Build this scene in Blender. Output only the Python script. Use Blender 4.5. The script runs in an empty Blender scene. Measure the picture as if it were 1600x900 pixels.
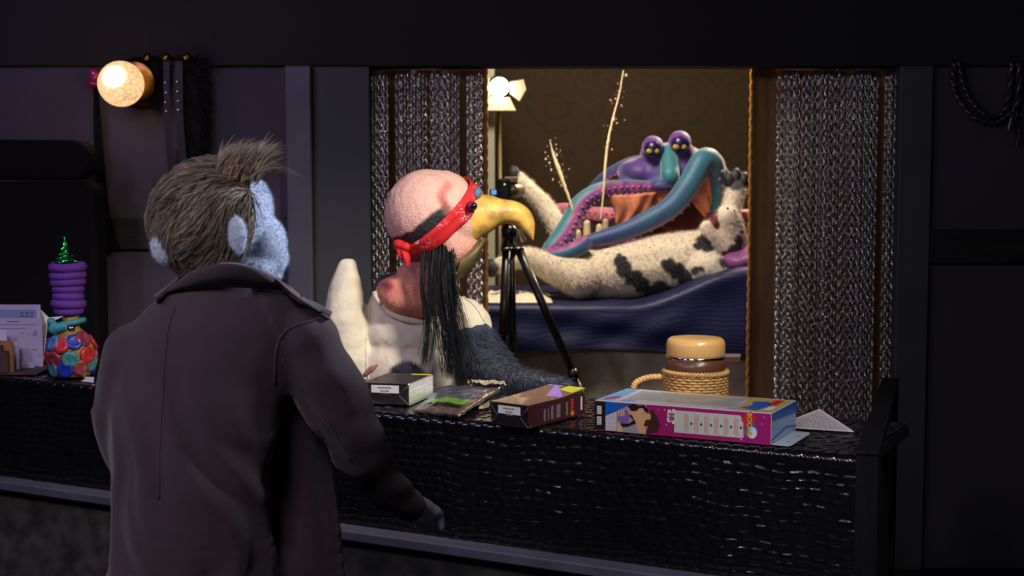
import bpy, bmesh, math, random
import numpy as np
from mathutils import Vector, Matrix, noise
from mathutils.bvhtree import BVHTree

# ------------------------------------------------------------------ camera
scene = bpy.context.scene
FPX = 2200.0                       # focal length in pixels of the 1600x900 frame
PITCH = math.radians(4.5)
CAMZ = 1.24
cam_d = bpy.data.cameras.new('camera')
cam_d.sensor_width = 36.0
cam_d.lens = 36.0 * FPX / 1600.0
cam_d.clip_start = 0.05
cam_d.dof.use_dof = True
cam_d.dof.focus_distance = 2.85
cam_d.dof.aperture_fstop = 6.3
cam = bpy.data.objects.new('camera', cam_d)
scene.collection.objects.link(cam)
cam.location = (0, 0, CAMZ)
cam.rotation_euler = (math.radians(90) - PITCH, 0, 0)
scene.camera = cam

# ------------------------------------------------------------------ world, light, exposure
world = bpy.data.worlds.new('world')
scene.world = world
world.use_nodes = True
bg = world.node_tree.nodes['Background']
bg.inputs[0].default_value = (0.30, 0.30, 0.50, 1)
bg.inputs[1].default_value = 0.010
scene.view_settings.view_transform = 'Standard'
scene.view_settings.look = 'None'
scene.view_settings.exposure = 0.0
scene.view_settings.gamma = 1.0
scene.view_settings.use_curve_mapping = False


def lamp(name, kind, loc, target, power, col, size=0.5, size_y=None, spot=None, blend=0.5):
    l = bpy.data.lights.new(name, kind)
    l.energy = power
    l.color = col
    if kind == 'AREA':
        l.size = size
        if size_y:
            l.shape = 'RECTANGLE'
            l.size_y = size_y
    else:
        l.shadow_soft_size = size
    if kind == 'SPOT':
        l.spot_size = math.radians(spot)
        l.spot_blend = blend
    o = bpy.data.objects.new(name, l)
    scene.collection.objects.link(o)
    o.location = loc
    o.rotation_euler = (Vector(target) - Vector(loc)).to_track_quat('-Z', 'Y').to_euler()
    return o


lamp('key_light', 'SPOT', (0.75, 2.0, 2.2), (-0.15, 3.3, 0.95), 230, (1.0, 0.92, 0.82), 0.16, spot=45, blend=1.0)
lamp('cool_side_light', 'SPOT', (1.0, 2.60, 1.75), (-0.40, 2.12, 1.15), 170, (0.80, 0.87, 1.0), 0.14, spot=22, blend=0.9)
lamp('counter_light', 'SPOT', (0.75, 1.0, 2.35), (0.40, 2.75, 0.70), 85, (0.90, 0.91, 1.0), 0.10, spot=29, blend=0.9)
lamp('violet_light', 'AREA', (-1.7, 2.4, 2.3), (-1.2, 4.2, 1.1), 9, (0.55, 0.36, 1.0), 0.6)
lamp('back_light', 'AREA', (-0.7, 0.4, 2.25), (-0.42, 2.15, 1.0), 14, (1.0, 0.88, 0.96), 0.5)
lamp('counter_glint_fill', 'AREA', (-1.75, 1.0, 2.0), (0.45, 2.7, 0.65), 9, (0.80, 0.80, 1.0), 0.25)  # unseen area light added to raise glints on the counter front
lamp('studio_key', 'SPOT', (1.35, 6.35, 2.25), (0.35, 5.45, 0.9), 170, (1.0, 0.79, 0.52), 0.08, spot=70, blend=0.8)
lamp('studio_front', 'AREA', (0.1, 4.75, 2.25), (0.55, 5.5, 0.85), 34, (1.0, 0.87, 0.70), 0.4)
lamp('studio_backdrop', 'AREA', (0.5, 5.9, 2.3), (0.5, 6.9, 1.3), 3.5, (1.0, 0.66, 0.34), 0.8, 0.3)

random.seed(7)
rng = np.random.default_rng(7)
PI = math.pi
COL = scene.collection
CP, SP = math.cos(PITCH), math.sin(PITCH)


def ray(px, py):
    a = (px - 800) / FPX
    b = -(py - 450) / FPX
    return Vector((a, CP + b * SP, -SP + b * CP))


def P(px, py, d):
    """photo pixel at distance d (metres in front of the camera along the floor)"""
    r = ray(px, py)
    r = r * (d / r.y)
    return Vector((r.x, r.y, r.z + CAMZ))


def PZ(px, py, z):
    """photo pixel on the horizontal plane at height z"""
    r = ray(px, py)
    r = r * ((z - CAMZ) / r.z)
    return Vector((r.x, r.y, z))


def PX(px, d):
    return (px - 800) / FPX * d


def proj(v):
    """numpy (n,3) world -> photo pixels"""
    x = v[:, 0]
    y = v[:, 1]
    z = v[:, 2] - CAMZ
    f = y * CP - z * SP
    u = y * SP + z * CP
    return 800 + FPX * x / f, 450 - FPX * u / f


def L(r, g, b):
    def c(v):
        v /= 255.0
        return v / 12.92 if v <= 0.04045 else ((v + 0.055) / 1.055) ** 2.4
    return (c(r), c(g), c(b), 1.0)


# ------------------------------------------------------------------ materials
MATS = {}


def M(name, col=(0.5, 0.5, 0.5, 1), rough=0.6, metal=0.0, ns=0, na=0.0, bs=0, bd=0.0, bdist=0.002,
      attr=False, coat=0.0, sheen=0.0, emit=None, es=0.0, trans=0.0, alpha=1.0, stretch=None, spec=0.5, detail=4):
    if name in MATS:
        return MATS[name]
    m = bpy.data.materials.new(name)
    m.use_nodes = True
    nt = m.node_tree
    b = nt.nodes['Principled BSDF']
    b.inputs['Roughness'].default_value = rough
    b.inputs['Metallic'].default_value = metal
    b.inputs['Coat Weight'].default_value = coat
    b.inputs['Sheen Weight'].default_value = sheen
    b.inputs['Transmission Weight'].default_value = trans
    b.inputs['Alpha'].default_value = alpha
    b.inputs['Specular IOR Level'].default_value = spec
    if emit:
        b.inputs['Emission Color'].default_value = emit
        b.inputs['Emission Strength'].default_value = es
    tc = nt.nodes.new('ShaderNodeTexCoord')
    mp = nt.nodes.new('ShaderNodeMapping')
    nt.links.new(tc.outputs['Object'], mp.inputs['Vector'])
    if stretch:
        mp.inputs['Scale'].default_value = stretch
    src = None
    if attr:
        a = nt.nodes.new('ShaderNodeAttribute')
        a.attribute_name = 'Col'
        src = a.outputs['Color']
    else:
        b.inputs['Base Color'].default_value = col
    if ns:
        n = nt.nodes.new('ShaderNodeTexNoise')
        n.inputs['Scale'].default_value = ns
        n.inputs['Detail'].default_value = detail
        nt.links.new(mp.outputs[0], n.inputs['Vector'])
        mr = nt.nodes.new('ShaderNodeMapRange')
        mr.inputs[1].default_value = 0.3
        mr.inputs[2].default_value = 0.7
        mr.inputs[3].default_value = 1 - na
        mr.inputs[4].default_value = 1 + na
        nt.links.new(n.outputs['Fac'], mr.inputs[0])
        mx = nt.nodes.new('ShaderNodeMix')
        mx.data_type = 'RGBA'
        mx.blend_type = 'MULTIPLY'
        mx.inputs[0].default_value = 1.0
        if src:
            nt.links.new(src, mx.inputs[6])
        else:
            mx.inputs[6].default_value = col
        nt.links.new(mr.outputs[0], mx.inputs[7])
        src = mx.outputs[2]
    if src:
        nt.links.new(src, b.inputs['Base Color'])
    if bs:
        n2 = nt.nodes.new('ShaderNodeTexNoise')
        n2.inputs['Scale'].default_value = bs
        n2.inputs['Detail'].default_value = 3
        nt.links.new(mp.outputs[0], n2.inputs['Vector'])
        bp = nt.nodes.new('ShaderNodeBump')
        bp.inputs['Strength'].default_value = bd
        bp.inputs['Distance'].default_value = bdist
        nt.links.new(n2.outputs['Fac'], bp.inputs['Height'])
        nt.links.new(bp.outputs[0], b.inputs['Normal'])
    MATS[name] = m
    return m


# ------------------------------------------------------------------ object helpers
BASE = {}


def tag(o, label=None, cat=None, group=None, kind=None):
    if label:
        o['label'] = label
    if cat:
        o['category'] = cat
    if group:
        o['group'] = group
    if kind:
        o['kind'] = kind
    return o


def thing(name, loc, label, cat, group=None):
    o = bpy.data.objects.new(name, None)
    o.empty_display_size = 0.05
    COL.objects.link(o)
    o.location = loc
    BASE[o] = Vector(loc)
    return tag(o, label, cat, group)


def put(name, me, mat, parent=None, smooth=True, label=None, cat=None, kind=None, group=None, cols=None):
    """link mesh data given in world coordinates as one object"""
    mats = mat if isinstance(mat, (list, tuple)) else [mat]
    if len(me.materials) == 0:
        for m in mats:
            me.materials.append(m)
    if smooth:
        me.polygons.foreach_set('use_smooth', np.ones(len(me.polygons), bool))
    if cols is not None:
        at = me.attributes.new('Col', 'FLOAT_COLOR', 'POINT')
        c = np.ones((len(me.vertices), 4), np.float32)
        c[:, :3] = cols
        at.data.foreach_set('color', c.ravel())
    o = bpy.data.objects.new(name, me)
    COL.objects.link(o)
    if parent is not None:
        b = BASE[parent]
        me.transform(Matrix.Translation(-b))
        o.parent = parent
        BASE[o] = b
    else:
        v = np.empty(len(me.vertices) * 3)
        me.vertices.foreach_get('co', v)
        v = v.reshape(-1, 3)
        b = Vector(((v[:, 0].min() + v[:, 0].max()) / 2, (v[:, 1].min() + v[:, 1].max()) / 2, v[:, 2].min()))
        me.transform(Matrix.Translation(-b))
        o.location = b
        BASE[o] = b
    me.update()
    return tag(o, label, cat, group, kind)


def mesh(verts, faces):
    me = bpy.data.meshes.new('m')
    me.from_pydata([tuple(v) for v in verts], [], [tuple(int(i) for i in f) for f in faces])
    me.update()
    return me


def bm_mesh(bm, normals=True):
    if normals:
        bmesh.ops.recalc_face_normals(bm, faces=bm.faces)
    me = bpy.data.meshes.new('m')
    bm.to_mesh(me)
    bm.free()
    return me


def box_bm(lo, hi, bev=0.0, bm=None, mtx=None):
    bm2 = bmesh.new()
    bmesh.ops.create_cube(bm2, size=1)
    lo, hi = Vector(lo), Vector(hi)
    for v in bm2.verts:
        v.co = Vector([(lo[i] + hi[i]) / 2 + v.co[i] * (hi[i] - lo[i]) for i in range(3)])
    if bev:
        bmesh.ops.bevel(bm2, geom=bm2.edges[:], offset=bev, segments=2, affect='EDGES', profile=0.5)
    if mtx:
        bm2.transform(mtx)
    if bm is None:
        return bm2
    t = bpy.data.meshes.new('t')
    bm2.to_mesh(t)
    bm2.free()
    bm.from_mesh(t)
    bpy.data.meshes.remove(t)
    return bm


def box(name, lo, hi, mat, parent=None, bev=0.004, **k):
    return put(name, bm_mesh(box_bm(lo, hi, bev)), mat, parent, smooth=False, **k)


def obox(name, O, U, V, W, mat, parent=None, bev=0.0015, **k):
    """box with one corner at O and edge vectors U, V, W"""
    mtx = Matrix(((U[0], V[0], W[0], O[0]), (U[1], V[1], W[1], O[1]), (U[2], V[2], W[2], O[2]), (0, 0, 0, 1)))
    bm = bmesh.new()
    bmesh.ops.create_cube(bm, size=1)
    for v in bm.verts:
        v.co += Vector((0.5, 0.5, 0.5))
    bm.transform(mtx)
    if bev:
        bmesh.ops.bevel(bm, geom=bm.edges[:], offset=bev, segments=1, affect='EDGES')
    return put(name, bm_mesh(bm), mat, parent, smooth=False, **k)


def prism(poly, O, U, V, N, th):
    """closed plate: polygon in (u,v) units of U,V at O, extruded by th along N"""
    n = len(poly)
    a = [O + U * u + V * v for u, v in poly]
    c = [p + N * th for p in a]
    f = [list(range(n))[::-1], list(range(n, 2 * n))]
    f += [(i, (i + 1) % n, n + (i + 1) % n, n + i) for i in range(n)]
    return a + c, f


def lathe(prof, axis_o, axis=Vector((0, 0, 1)), seg=28):
    """prof: list of (radius, height) along axis from axis_o"""
    q = Vector((0, 0, 1)).rotation_difference(axis.normalized())
    vs, fs = [], []
    for r, h in prof:
        for i in range(seg):
            a = 2 * PI * i / seg
            vs.append(axis_o + q @ Vector((r * math.cos(a), r * math.sin(a), h)))
    for j in range(len(prof) - 1):
        for i in range(seg):
            k = (i + 1) % seg
            fs.append((j * seg + i, j * seg + k, (j + 1) * seg + k, (j + 1) * seg + i))
    fs.append(tuple(range(seg))[::-1])
    fs.append(tuple(range((len(prof) - 1) * seg, len(prof) * seg)))
    return vs, fs


def spline(pts, n):
    """Catmull-Rom through rows of pts (any number of columns)"""
    p = np.array([[float(c) for c in q] for q in pts])
    p = np.vstack([2 * p[0] - p[1], p, 2 * p[-1] - p[-2]])
    out = []
    m = len(p) - 3
    for t in np.linspace(0, m - 1e-6, n):
        i = int(t)
        f = t - i
        a, b, c, d = p[i], p[i + 1], p[i + 2], p[i + 3]
        out.append(0.5 * (2 * b + (c - a) * f + (2 * a - 5 * b + 4 * c - d) * f * f + (3 * b - a - 3 * c + d) * f ** 3))
    return np.array(out)


def sweep(pts, rad, seg=10, flat=1.0, caps=True):
    """tube through points with radius per point; returns verts, faces, normals, params"""
    pts = [Vector(p) for p in pts]
    n = len(pts)
    tg = [(pts[min(i + 1, n - 1)] - pts[max(i - 1, 0)]).normalized() for i in range(n)]
    up = Vector((0, 0, 1)) if abs(tg[0].z) < 0.9 else Vector((0, 1, 0))
    a = tg[0].cross(up).normalized()
    vs, fs, ns, ts = [], [], [], []
    for i in range(n):
        a = (a - tg[i] * a.dot(tg[i])).normalized()
        b = tg[i].cross(a)
        for k in range(seg):
            an = 2 * PI * k / seg
            nn = a * math.cos(an) + b * math.sin(an)
            vs.append(pts[i] + (a * math.cos(an) + b * math.sin(an) * flat) * rad[i])
            ns.append(nn)
            ts.append(i / (n - 1))
    for i in range(n - 1):
        for k in range(seg):
            k2 = (k + 1) % seg
            fs.append((i * seg + k, i * seg + k2, (i + 1) * seg + k2, (i + 1) * seg + k))
    if caps:
        fs.append(tuple(range(seg))[::-1])
        fs.append(tuple(range((n - 1) * seg, n * seg)))
    return vs, fs, ns, ts


def tube(name, pts, rad, mat, parent=None, seg=10, n=None, flat=1.0, **k):
    if not isinstance(rad, (list, tuple)):
        rad = [rad] * len(pts)
    if n:
        s = spline([tuple(p) + (r,) for p, r in zip(pts, rad)], n)
        pts, rad = [Vector(q[:3]) for q in s], list(s[:, 3])
    v, f, _, _ = sweep(pts, rad, seg, flat)
    return put(name, mesh(v, f), mat, parent, **k)


def join(parts):
    """join (verts, faces) lists"""
    V_, F_ = [], []
    for v, f in parts:
        o = len(V_)
        V_ += list(v)
        F_ += [tuple(i + o for i in q) for q in f]
    return V_, F_


# ---- organic bodies: union of ellipsoids and tapered limbs, remeshed to one skin
_ico = {}


def ico(sub):
    if sub not in _ico:
        bm = bmesh.new()
        bmesh.ops.create_icosphere(bm, subdivisions=sub, radius=1)
        v = np.array([x.co[:] for x in bm.verts])
        f = [tuple(w.index for w in x.verts) for x in bm.faces]
        bm.free()
        _ico[sub] = (v, f)
    return _ico[sub]


def E(px, py, d, rx, ry=None, rd=None, rot=0):
    """ellipsoid given in photo pixels at distance d; rd: its depth radius in the same unit"""
    ry = rx if ry is None else ry
    rd = (rx + ry) / 2 if rd is None else rd
    s = d / FPX
    v, f = ico(3)
    w = v * np.array([rx * s, rd * s, ry * s])
    c, q = math.cos(math.radians(rot)), math.sin(math.radians(rot))
    x = w[:, 0] * c - w[:, 2] * q
    z = w[:, 0] * q + w[:, 2] * c
    w = np.stack([x, w[:, 1], z], 1) + np.array(P(px, py, d))
    return [(w, f)]


def C(*pts, dz=1.0):
    """limb through (px,py,d,r)"""
    out = []
    v, f = ico(2)
    for a, b in zip(pts[:-1], pts[1:]):
        A, B = P(*a[:3]), P(*b[:3])
        ra, rb = a[3] * a[2] / FPX, b[3] * b[2] / FPX
        n = max(2, int((B - A).length / (0.3 * min(ra, rb))) + 1)
        for t in np.linspace(0, 1, n):
            out.append((v * (ra + (rb - ra) * t) + np.array(A.lerp(B, t)), f))
    return out


def W3(p, r, sub=3):
    v, f = ico(sub)
    r = np.array(r if isinstance(r, (tuple, list)) else (r, r, r))
    return [(v * r + np.array(p), f)]


def limb(*pts):
    """limb through world points ((x,y,z), r)"""
    out = []
    v, f = ico(2)
    for (A, ra), (B, rb) in zip(pts[:-1], pts[1:]):
        A, B = Vector(A), Vector(B)
        n = max(2, int((B - A).length / (0.3 * min(ra, rb))) + 1)
        for t in np.linspace(0, 1, n):
            out.append((v * (ra + (rb - ra) * t) + np.array(A.lerp(B, t)), f))
    return out


def blob(prims, voxel, smooth=6):
    v, f = join([(list(map(tuple, a)), b) for a, b in prims])
    me = mesh(v, f)
    o = bpy.data.objects.new('tmp', me)
    COL.objects.link(o)
    r = o.modifiers.new('r', 'REMESH')
    r.mode = 'VOXEL'
    r.voxel_size = voxel
    s = o.modifiers.new('s', 'SMOOTH')
    s.factor = 0.5
    s.iterations = smooth
    dg = bpy.context.evaluated_depsgraph_get()
    out = bpy.data.meshes.new_from_object(o.evaluated_get(dg))
    bpy.data.objects.remove(o)
    bpy.data.meshes.remove(me)
    return out


def coords(me):
    v = np.empty(len(me.vertices) * 3)
    me.vertices.foreach_get('co', v)
    return v.reshape(-1, 3)


def normals(me):
    v = np.empty(len(me.vertices) * 3, np.float32)
    me.vertices.foreach_get('normal', v)
    return v.reshape(-1, 3).astype(float)


def set_coords(me, v):
    me.vertices.foreach_set('co', np.ascontiguousarray(v, np.float32).ravel())
    me.update()


def bvh(*ms):
    V_, F_ = [], []
    for m in ms:
        o = len(V_)
        V_ += [v.co.copy() for v in m.vertices]
        F_ += [[i + o for i in p.vertices] for p in m.polygons]
    return BVHTree.FromPolygons(V_, F_)


def hit(tree, px, py, off=0.0):
    r = ray(px, py).normalized()
    h = tree.ray_cast(Vector((0, 0, CAMZ)), r)
    if h[0] is None:
        return None
    return h[0] + h[1] * off


def sample(me, n, mask=None):
    """area-weighted points on mesh: positions, normals"""
    me.calc_loop_triangles()
    t = np.empty(len(me.loop_triangles) * 3, np.int32)
    me.loop_triangles.foreach_get('vertices', t)
    t = t.reshape(-1, 3)
    v, nr = coords(me), normals(me)
    a = np.linalg.norm(np.cross(v[t[:, 1]] - v[t[:, 0]], v[t[:, 2]] - v[t[:, 0]]), axis=1)
    if mask is not None:
        a = a * mask(v[t].mean(1))
    i = rng.choice(len(t), n, p=a / a.sum())
    r1, r2 = np.sqrt(rng.random(n)), rng.random(n)
    w = np.stack([1 - r1, r1 * (1 - r2), r1 * r2], 1)[:, :, None]
    p = (v[t[i]] * w).sum(1)
    q = (nr[t[i]] * w).sum(1)
    return p, q / np.linalg.norm(q, axis=1, keepdims=True)


def unit(a):
    return a / np.maximum(np.linalg.norm(a, axis=-1, keepdims=True), 1e-9)


def strands(paths, width):
    """paths (n,k,3) -> tapered ribbon mesh"""
    n, k, _ = paths.shape
    width = np.broadcast_to(np.asarray(width, float), (n,))
    d = unit(paths[:, -1] - paths[:, 0])
    s = unit(np.cross(d, unit(rng.normal(size=(n, 3)))))
    tp = np.linspace(1, 0.35, k - 1)
    L_ = paths[:, :-1] + s[:, None] * (width[:, None, None] * tp[None, :, None] / 2)
    R_ = paths[:, :-1] - s[:, None] * (width[:, None, None] * tp[None, :, None] / 2)
    m = 2 * (k - 1) + 1
    v = np.empty((n, m, 3))
    v[:, 0:2 * (k - 1):2] = L_
    v[:, 1:2 * (k - 1):2] = R_
    v[:, -1] = paths[:, -1]
    b = (np.arange(n) * m)[:, None]
    qs = np.concatenate([b + np.array([2 * j, 2 * j + 1, 2 * j + 3, 2 * j + 2]) for j in range(k - 2)], 0)
    ts = b + np.array([m - 3, m - 2, m - 1])
    me = bpy.data.meshes.new('m')
    me.vertices.add(n * m)
    me.vertices.foreach_set('co', v.astype(np.float32).ravel())
    nl = len(qs) * 4 + len(ts) * 3
    me.loops.add(nl)
    me.loops.foreach_set('vertex_index', np.concatenate([qs.ravel(), ts.ravel()]).astype(np.int32))
    me.polygons.add(len(qs) + len(ts))
    st = np.concatenate([np.arange(len(qs)) * 4, len(qs) * 4 + np.arange(len(ts)) * 3]).astype(np.int32)
    me.polygons.foreach_set('loop_start', st)
    me.update(calc_edges=True)
    return me


def fur(name, me, n, length, width, mat, parent, flow=(0, 0, -1), lift=0.6, rnd=0.3, k=4, mask=None, droop=0.0, colf=None):
    p, q = sample(me, n, mask)
    f = np.broadcast_to(np.array(flow, float), p.shape) if not callable(flow) else flow(p, q)
    f = f - q * (f * q).sum(1, keepdims=True)
    d = unit(q * lift + unit(f) * (1 - lift) + rng.normal(size=p.shape) * rnd * 0.5)
    ln = length * (0.6 + 0.8 * rng.random(n))[:, None]
    t = np.linspace(0, 1, k)
    path = p[:, None] + d[:, None] * (ln * t[None])[:, :, None]
    path[:, :, 2] -= droop * (t[None] ** 2) * ln
    path += unit(f)[:, None] * (ln * 0.35 * t[None] ** 2)[:, :, None]
    ms = strands(path, width * (0.7 + 0.6 * rng.random(n)))
    cols = None
    if colf is not None:
        cols = np.repeat(colf(p), 2 * (k - 1) + 1, 0)
    return put(name, ms, mat, parent, kind='stuff', cols=cols)


def lerpc(a, b, t):
    return np.array(a[:3]) * (1 - t) + np.array(b[:3]) * t


def nz(p, s, seed=0):
    return noise.noise(Vector((p[0] * s + seed, p[1] * s, p[2] * s)))


def text_mesh(s, O, U, V, N, size, th=0.0003):
    """lettering laid on the plane O,U,V (unit vectors), centred at O"""
    c = bpy.data.curves.new('t', 'FONT')
    c.body = s
    c.size = size
    c.align_x = 'CENTER'
    c.align_y = 'CENTER'
    c.extrude = th
    c.offset = size * 0.02
    o = bpy.data.objects.new('t', c)
    COL.objects.link(o)
    dg = bpy.context.evaluated_depsgraph_get()
    me = bpy.data.meshes.new_from_object(o.evaluated_get(dg))
    bpy.data.objects.remove(o)
    me.transform(Matrix(((U[0], V[0], N[0], O[0]), (U[1], V[1], N[1], O[1]), (U[2], V[2], N[2], O[2]), (0, 0, 0, 1))))
    me.materials.clear()
    return me


def struct(name, lo, hi, mat, bev=0.0, parent=None, label=None):
    o = box(name, lo, hi, mat, parent, bev, label=label)
    if parent is None:
        o['kind'] = 'structure'
    return o


# ------------------------------------------------------------------ materials used all over
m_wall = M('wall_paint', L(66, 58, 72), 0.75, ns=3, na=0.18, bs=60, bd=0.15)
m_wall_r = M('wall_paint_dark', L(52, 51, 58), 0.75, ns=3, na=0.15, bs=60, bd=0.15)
m_post = M('post_paint', L(80, 76, 92), 0.55, ns=9, na=0.2, bs=30, bd=0.2)
m_jamb = M('jamb_paint', L(58, 61, 64), 0.65, ns=5, na=0.15, bs=30, bd=0.1)
m_rail = M('rail_wood', L(20, 17, 17), 0.55, ns=12, na=0.5, bs=40, bd=0.3, stretch=(1, 6, 6))
m_black = M('black_band', L(14, 13, 16), 0.8, ns=4, na=0.2)
m_floor = M('floor_dark', L(38, 34, 34), 0.5, ns=8, na=0.3)

# ------------------------------------------------------------------ the room
WY = 4.40                              # plane of the wall with the opening
ZT = P(800, 104, WY).z                 # underside of the dark band above the opening
ZC = 2.45
xl_post, xl_jamb, xl_open = PX(452, WY), PX(492, WY), PX(580, WY)
xr_open, xr_post, xr_wall = PX(1396, WY), PX(1398, WY), PX(1449, WY)
struct('floor', (-3.2, -0.6, -0.06), (3.2, 7.2, 0.0), m_floor)
struct('ceiling', (-3.2, 1.6, ZC), (3.2, 7.2, ZC + 0.05), m_black)
struct('wall_left', (-3.2, WY, 0), (xl_post, WY + 0.10, ZT), m_wall)
struct('trim_1', (xl_post, WY - 0.05, 0), (xl_jamb, WY + 0.10, ZT), m_post, 0.006)
struct('trim_2', (xl_jamb, WY - 0.015, 0), (xl_open, WY + 0.10, ZT), m_jamb, 0.004)
struct('trim_3', (xr_post, WY - 0.03, 0), (xr_wall, WY + 0.10, ZT), m_jamb, 0.005)
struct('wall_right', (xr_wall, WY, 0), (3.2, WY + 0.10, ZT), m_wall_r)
struct('trim_4', (-3.2, WY - 0.02, P(300, 390, WY).z), (xl_post, WY, P(300, 340, WY).z), m_rail, 0.004)
struct('trim_5', (xr_wall, WY - 0.02, P(1500, 412, WY).z), (3.2, WY, P(1500, 358, WY).z), m_rail, 0.004)
struct('trim_6', (-3.2, WY - 0.025, ZT), (3.2, WY + 0.10, ZC), m_black, 0.004)
# the little studio behind the opening
m_damask = bpy.data.materials.new('damask_cloth')
m_damask.use_nodes = True
nt = m_damask.node_tree
bs_ = nt.nodes['Principled BSDF']
bs_.inputs['Roughness'].default_value = 0.8
tc = nt.nodes.new('ShaderNodeTexCoord')
mp = nt.nodes.new('ShaderNodeMapping')
mp.inputs['Scale'].default_value = (1, 1, 1)
nt.links.new(tc.outputs['Object'], mp.inputs[0])
vo = nt.nodes.new('ShaderNodeTexVoronoi')
vo.inputs['Scale'].default_value = 3.2
vo.inputs['Randomness'].default_value = 0.25
nt.links.new(mp.outputs[0], vo.inputs['Vector'])
mm = nt.nodes.new('ShaderNodeMath')
mm.operation = 'MULTIPLY'
mm.inputs[1].default_value = 42
nt.links.new(vo.outputs['Distance'], mm.inputs[0])
nn = nt.nodes.new('ShaderNodeTexNoise')
nn.inputs['Scale'].default_value = 9
nt.links.new(mp.outputs[0], nn.inputs['Vector'])
ma = nt.nodes.new('ShaderNodeMath')
ma.operation = 'MULTIPLY_ADD'
ma.inputs[1].default_value = 14
nt.links.new(nn.outputs['Fac'], ma.inputs[0])
nt.links.new(mm.outputs[0], ma.inputs[2])
sn = nt.nodes.new('ShaderNodeMath')
sn.operation = 'SINE'
nt.links.new(ma.outputs[0], sn.inputs[0])
cr = nt.nodes.new('ShaderNodeValToRGB')
cr.color_ramp.elements[0].position = 0.30
cr.color_ramp.elements[0].color = L(62, 42, 18)
cr.color_ramp.elements[1].position = 0.75
cr.color_ramp.elements[1].color = L(48, 42, 20)
e = cr.color_ramp.elements.new(0.5)
e.color = L(72, 38, 18)
nt.links.new(sn.outputs[0], cr.inputs[0])
nt.links.new(cr.outputs[0], bs_.inputs['Base Color'])
struct('wall_back', (-1.4, 6.85, 0), (2.4, 6.95, ZC), m_damask)
m_stud = M('studio_side', L(70, 62, 54), 0.8, ns=4, na=0.2)
struct('wall_studio_left', (-1.5, WY + 0.10, 0), (-1.4, 6.95, ZC), m_stud)
struct('wall_studio_right', (2.4, WY + 0.10, 0), (2.5, 6.95, ZC), m_stud)
struct('trim_7', (PX(757, 6.2), 6.2, 0), (PX(773, 6.2), 6.26, P(765, 60, 6.2).z), M('pale_post', L(170, 172, 150), 0.7), 0.004)

# ------------------------------------------------------------------ counter
CZ = 0.752
Af, Bf = PZ(-170, 573, CZ), PZ(1341, 714, CZ)
cu = (Bf - Af).normalized()
cv = Vector((-cu.y, cu.x, 0))
CLEN = (Bf - Af).length
CDEP = 0.40
CBOT = 0.505
m_croc = M('croc_vinyl', L(15, 15, 18), 0.20, ns=30, na=0.25, bs=200, bd=0.2, coat=0.25, spec=0.6)
counter = thing('counter', (Af + Bf) / 2 * 1.0 - Vector((0, 0, CZ)), 'long black counter covered in crocodile-embossed vinyl', 'counter')


def on(s, t, z=0.0):
    """point on the counter: s metres along from its left end, t metres back from the front edge"""
    return Af + cu * s + cv * t + Vector((0, 0, z))


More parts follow.
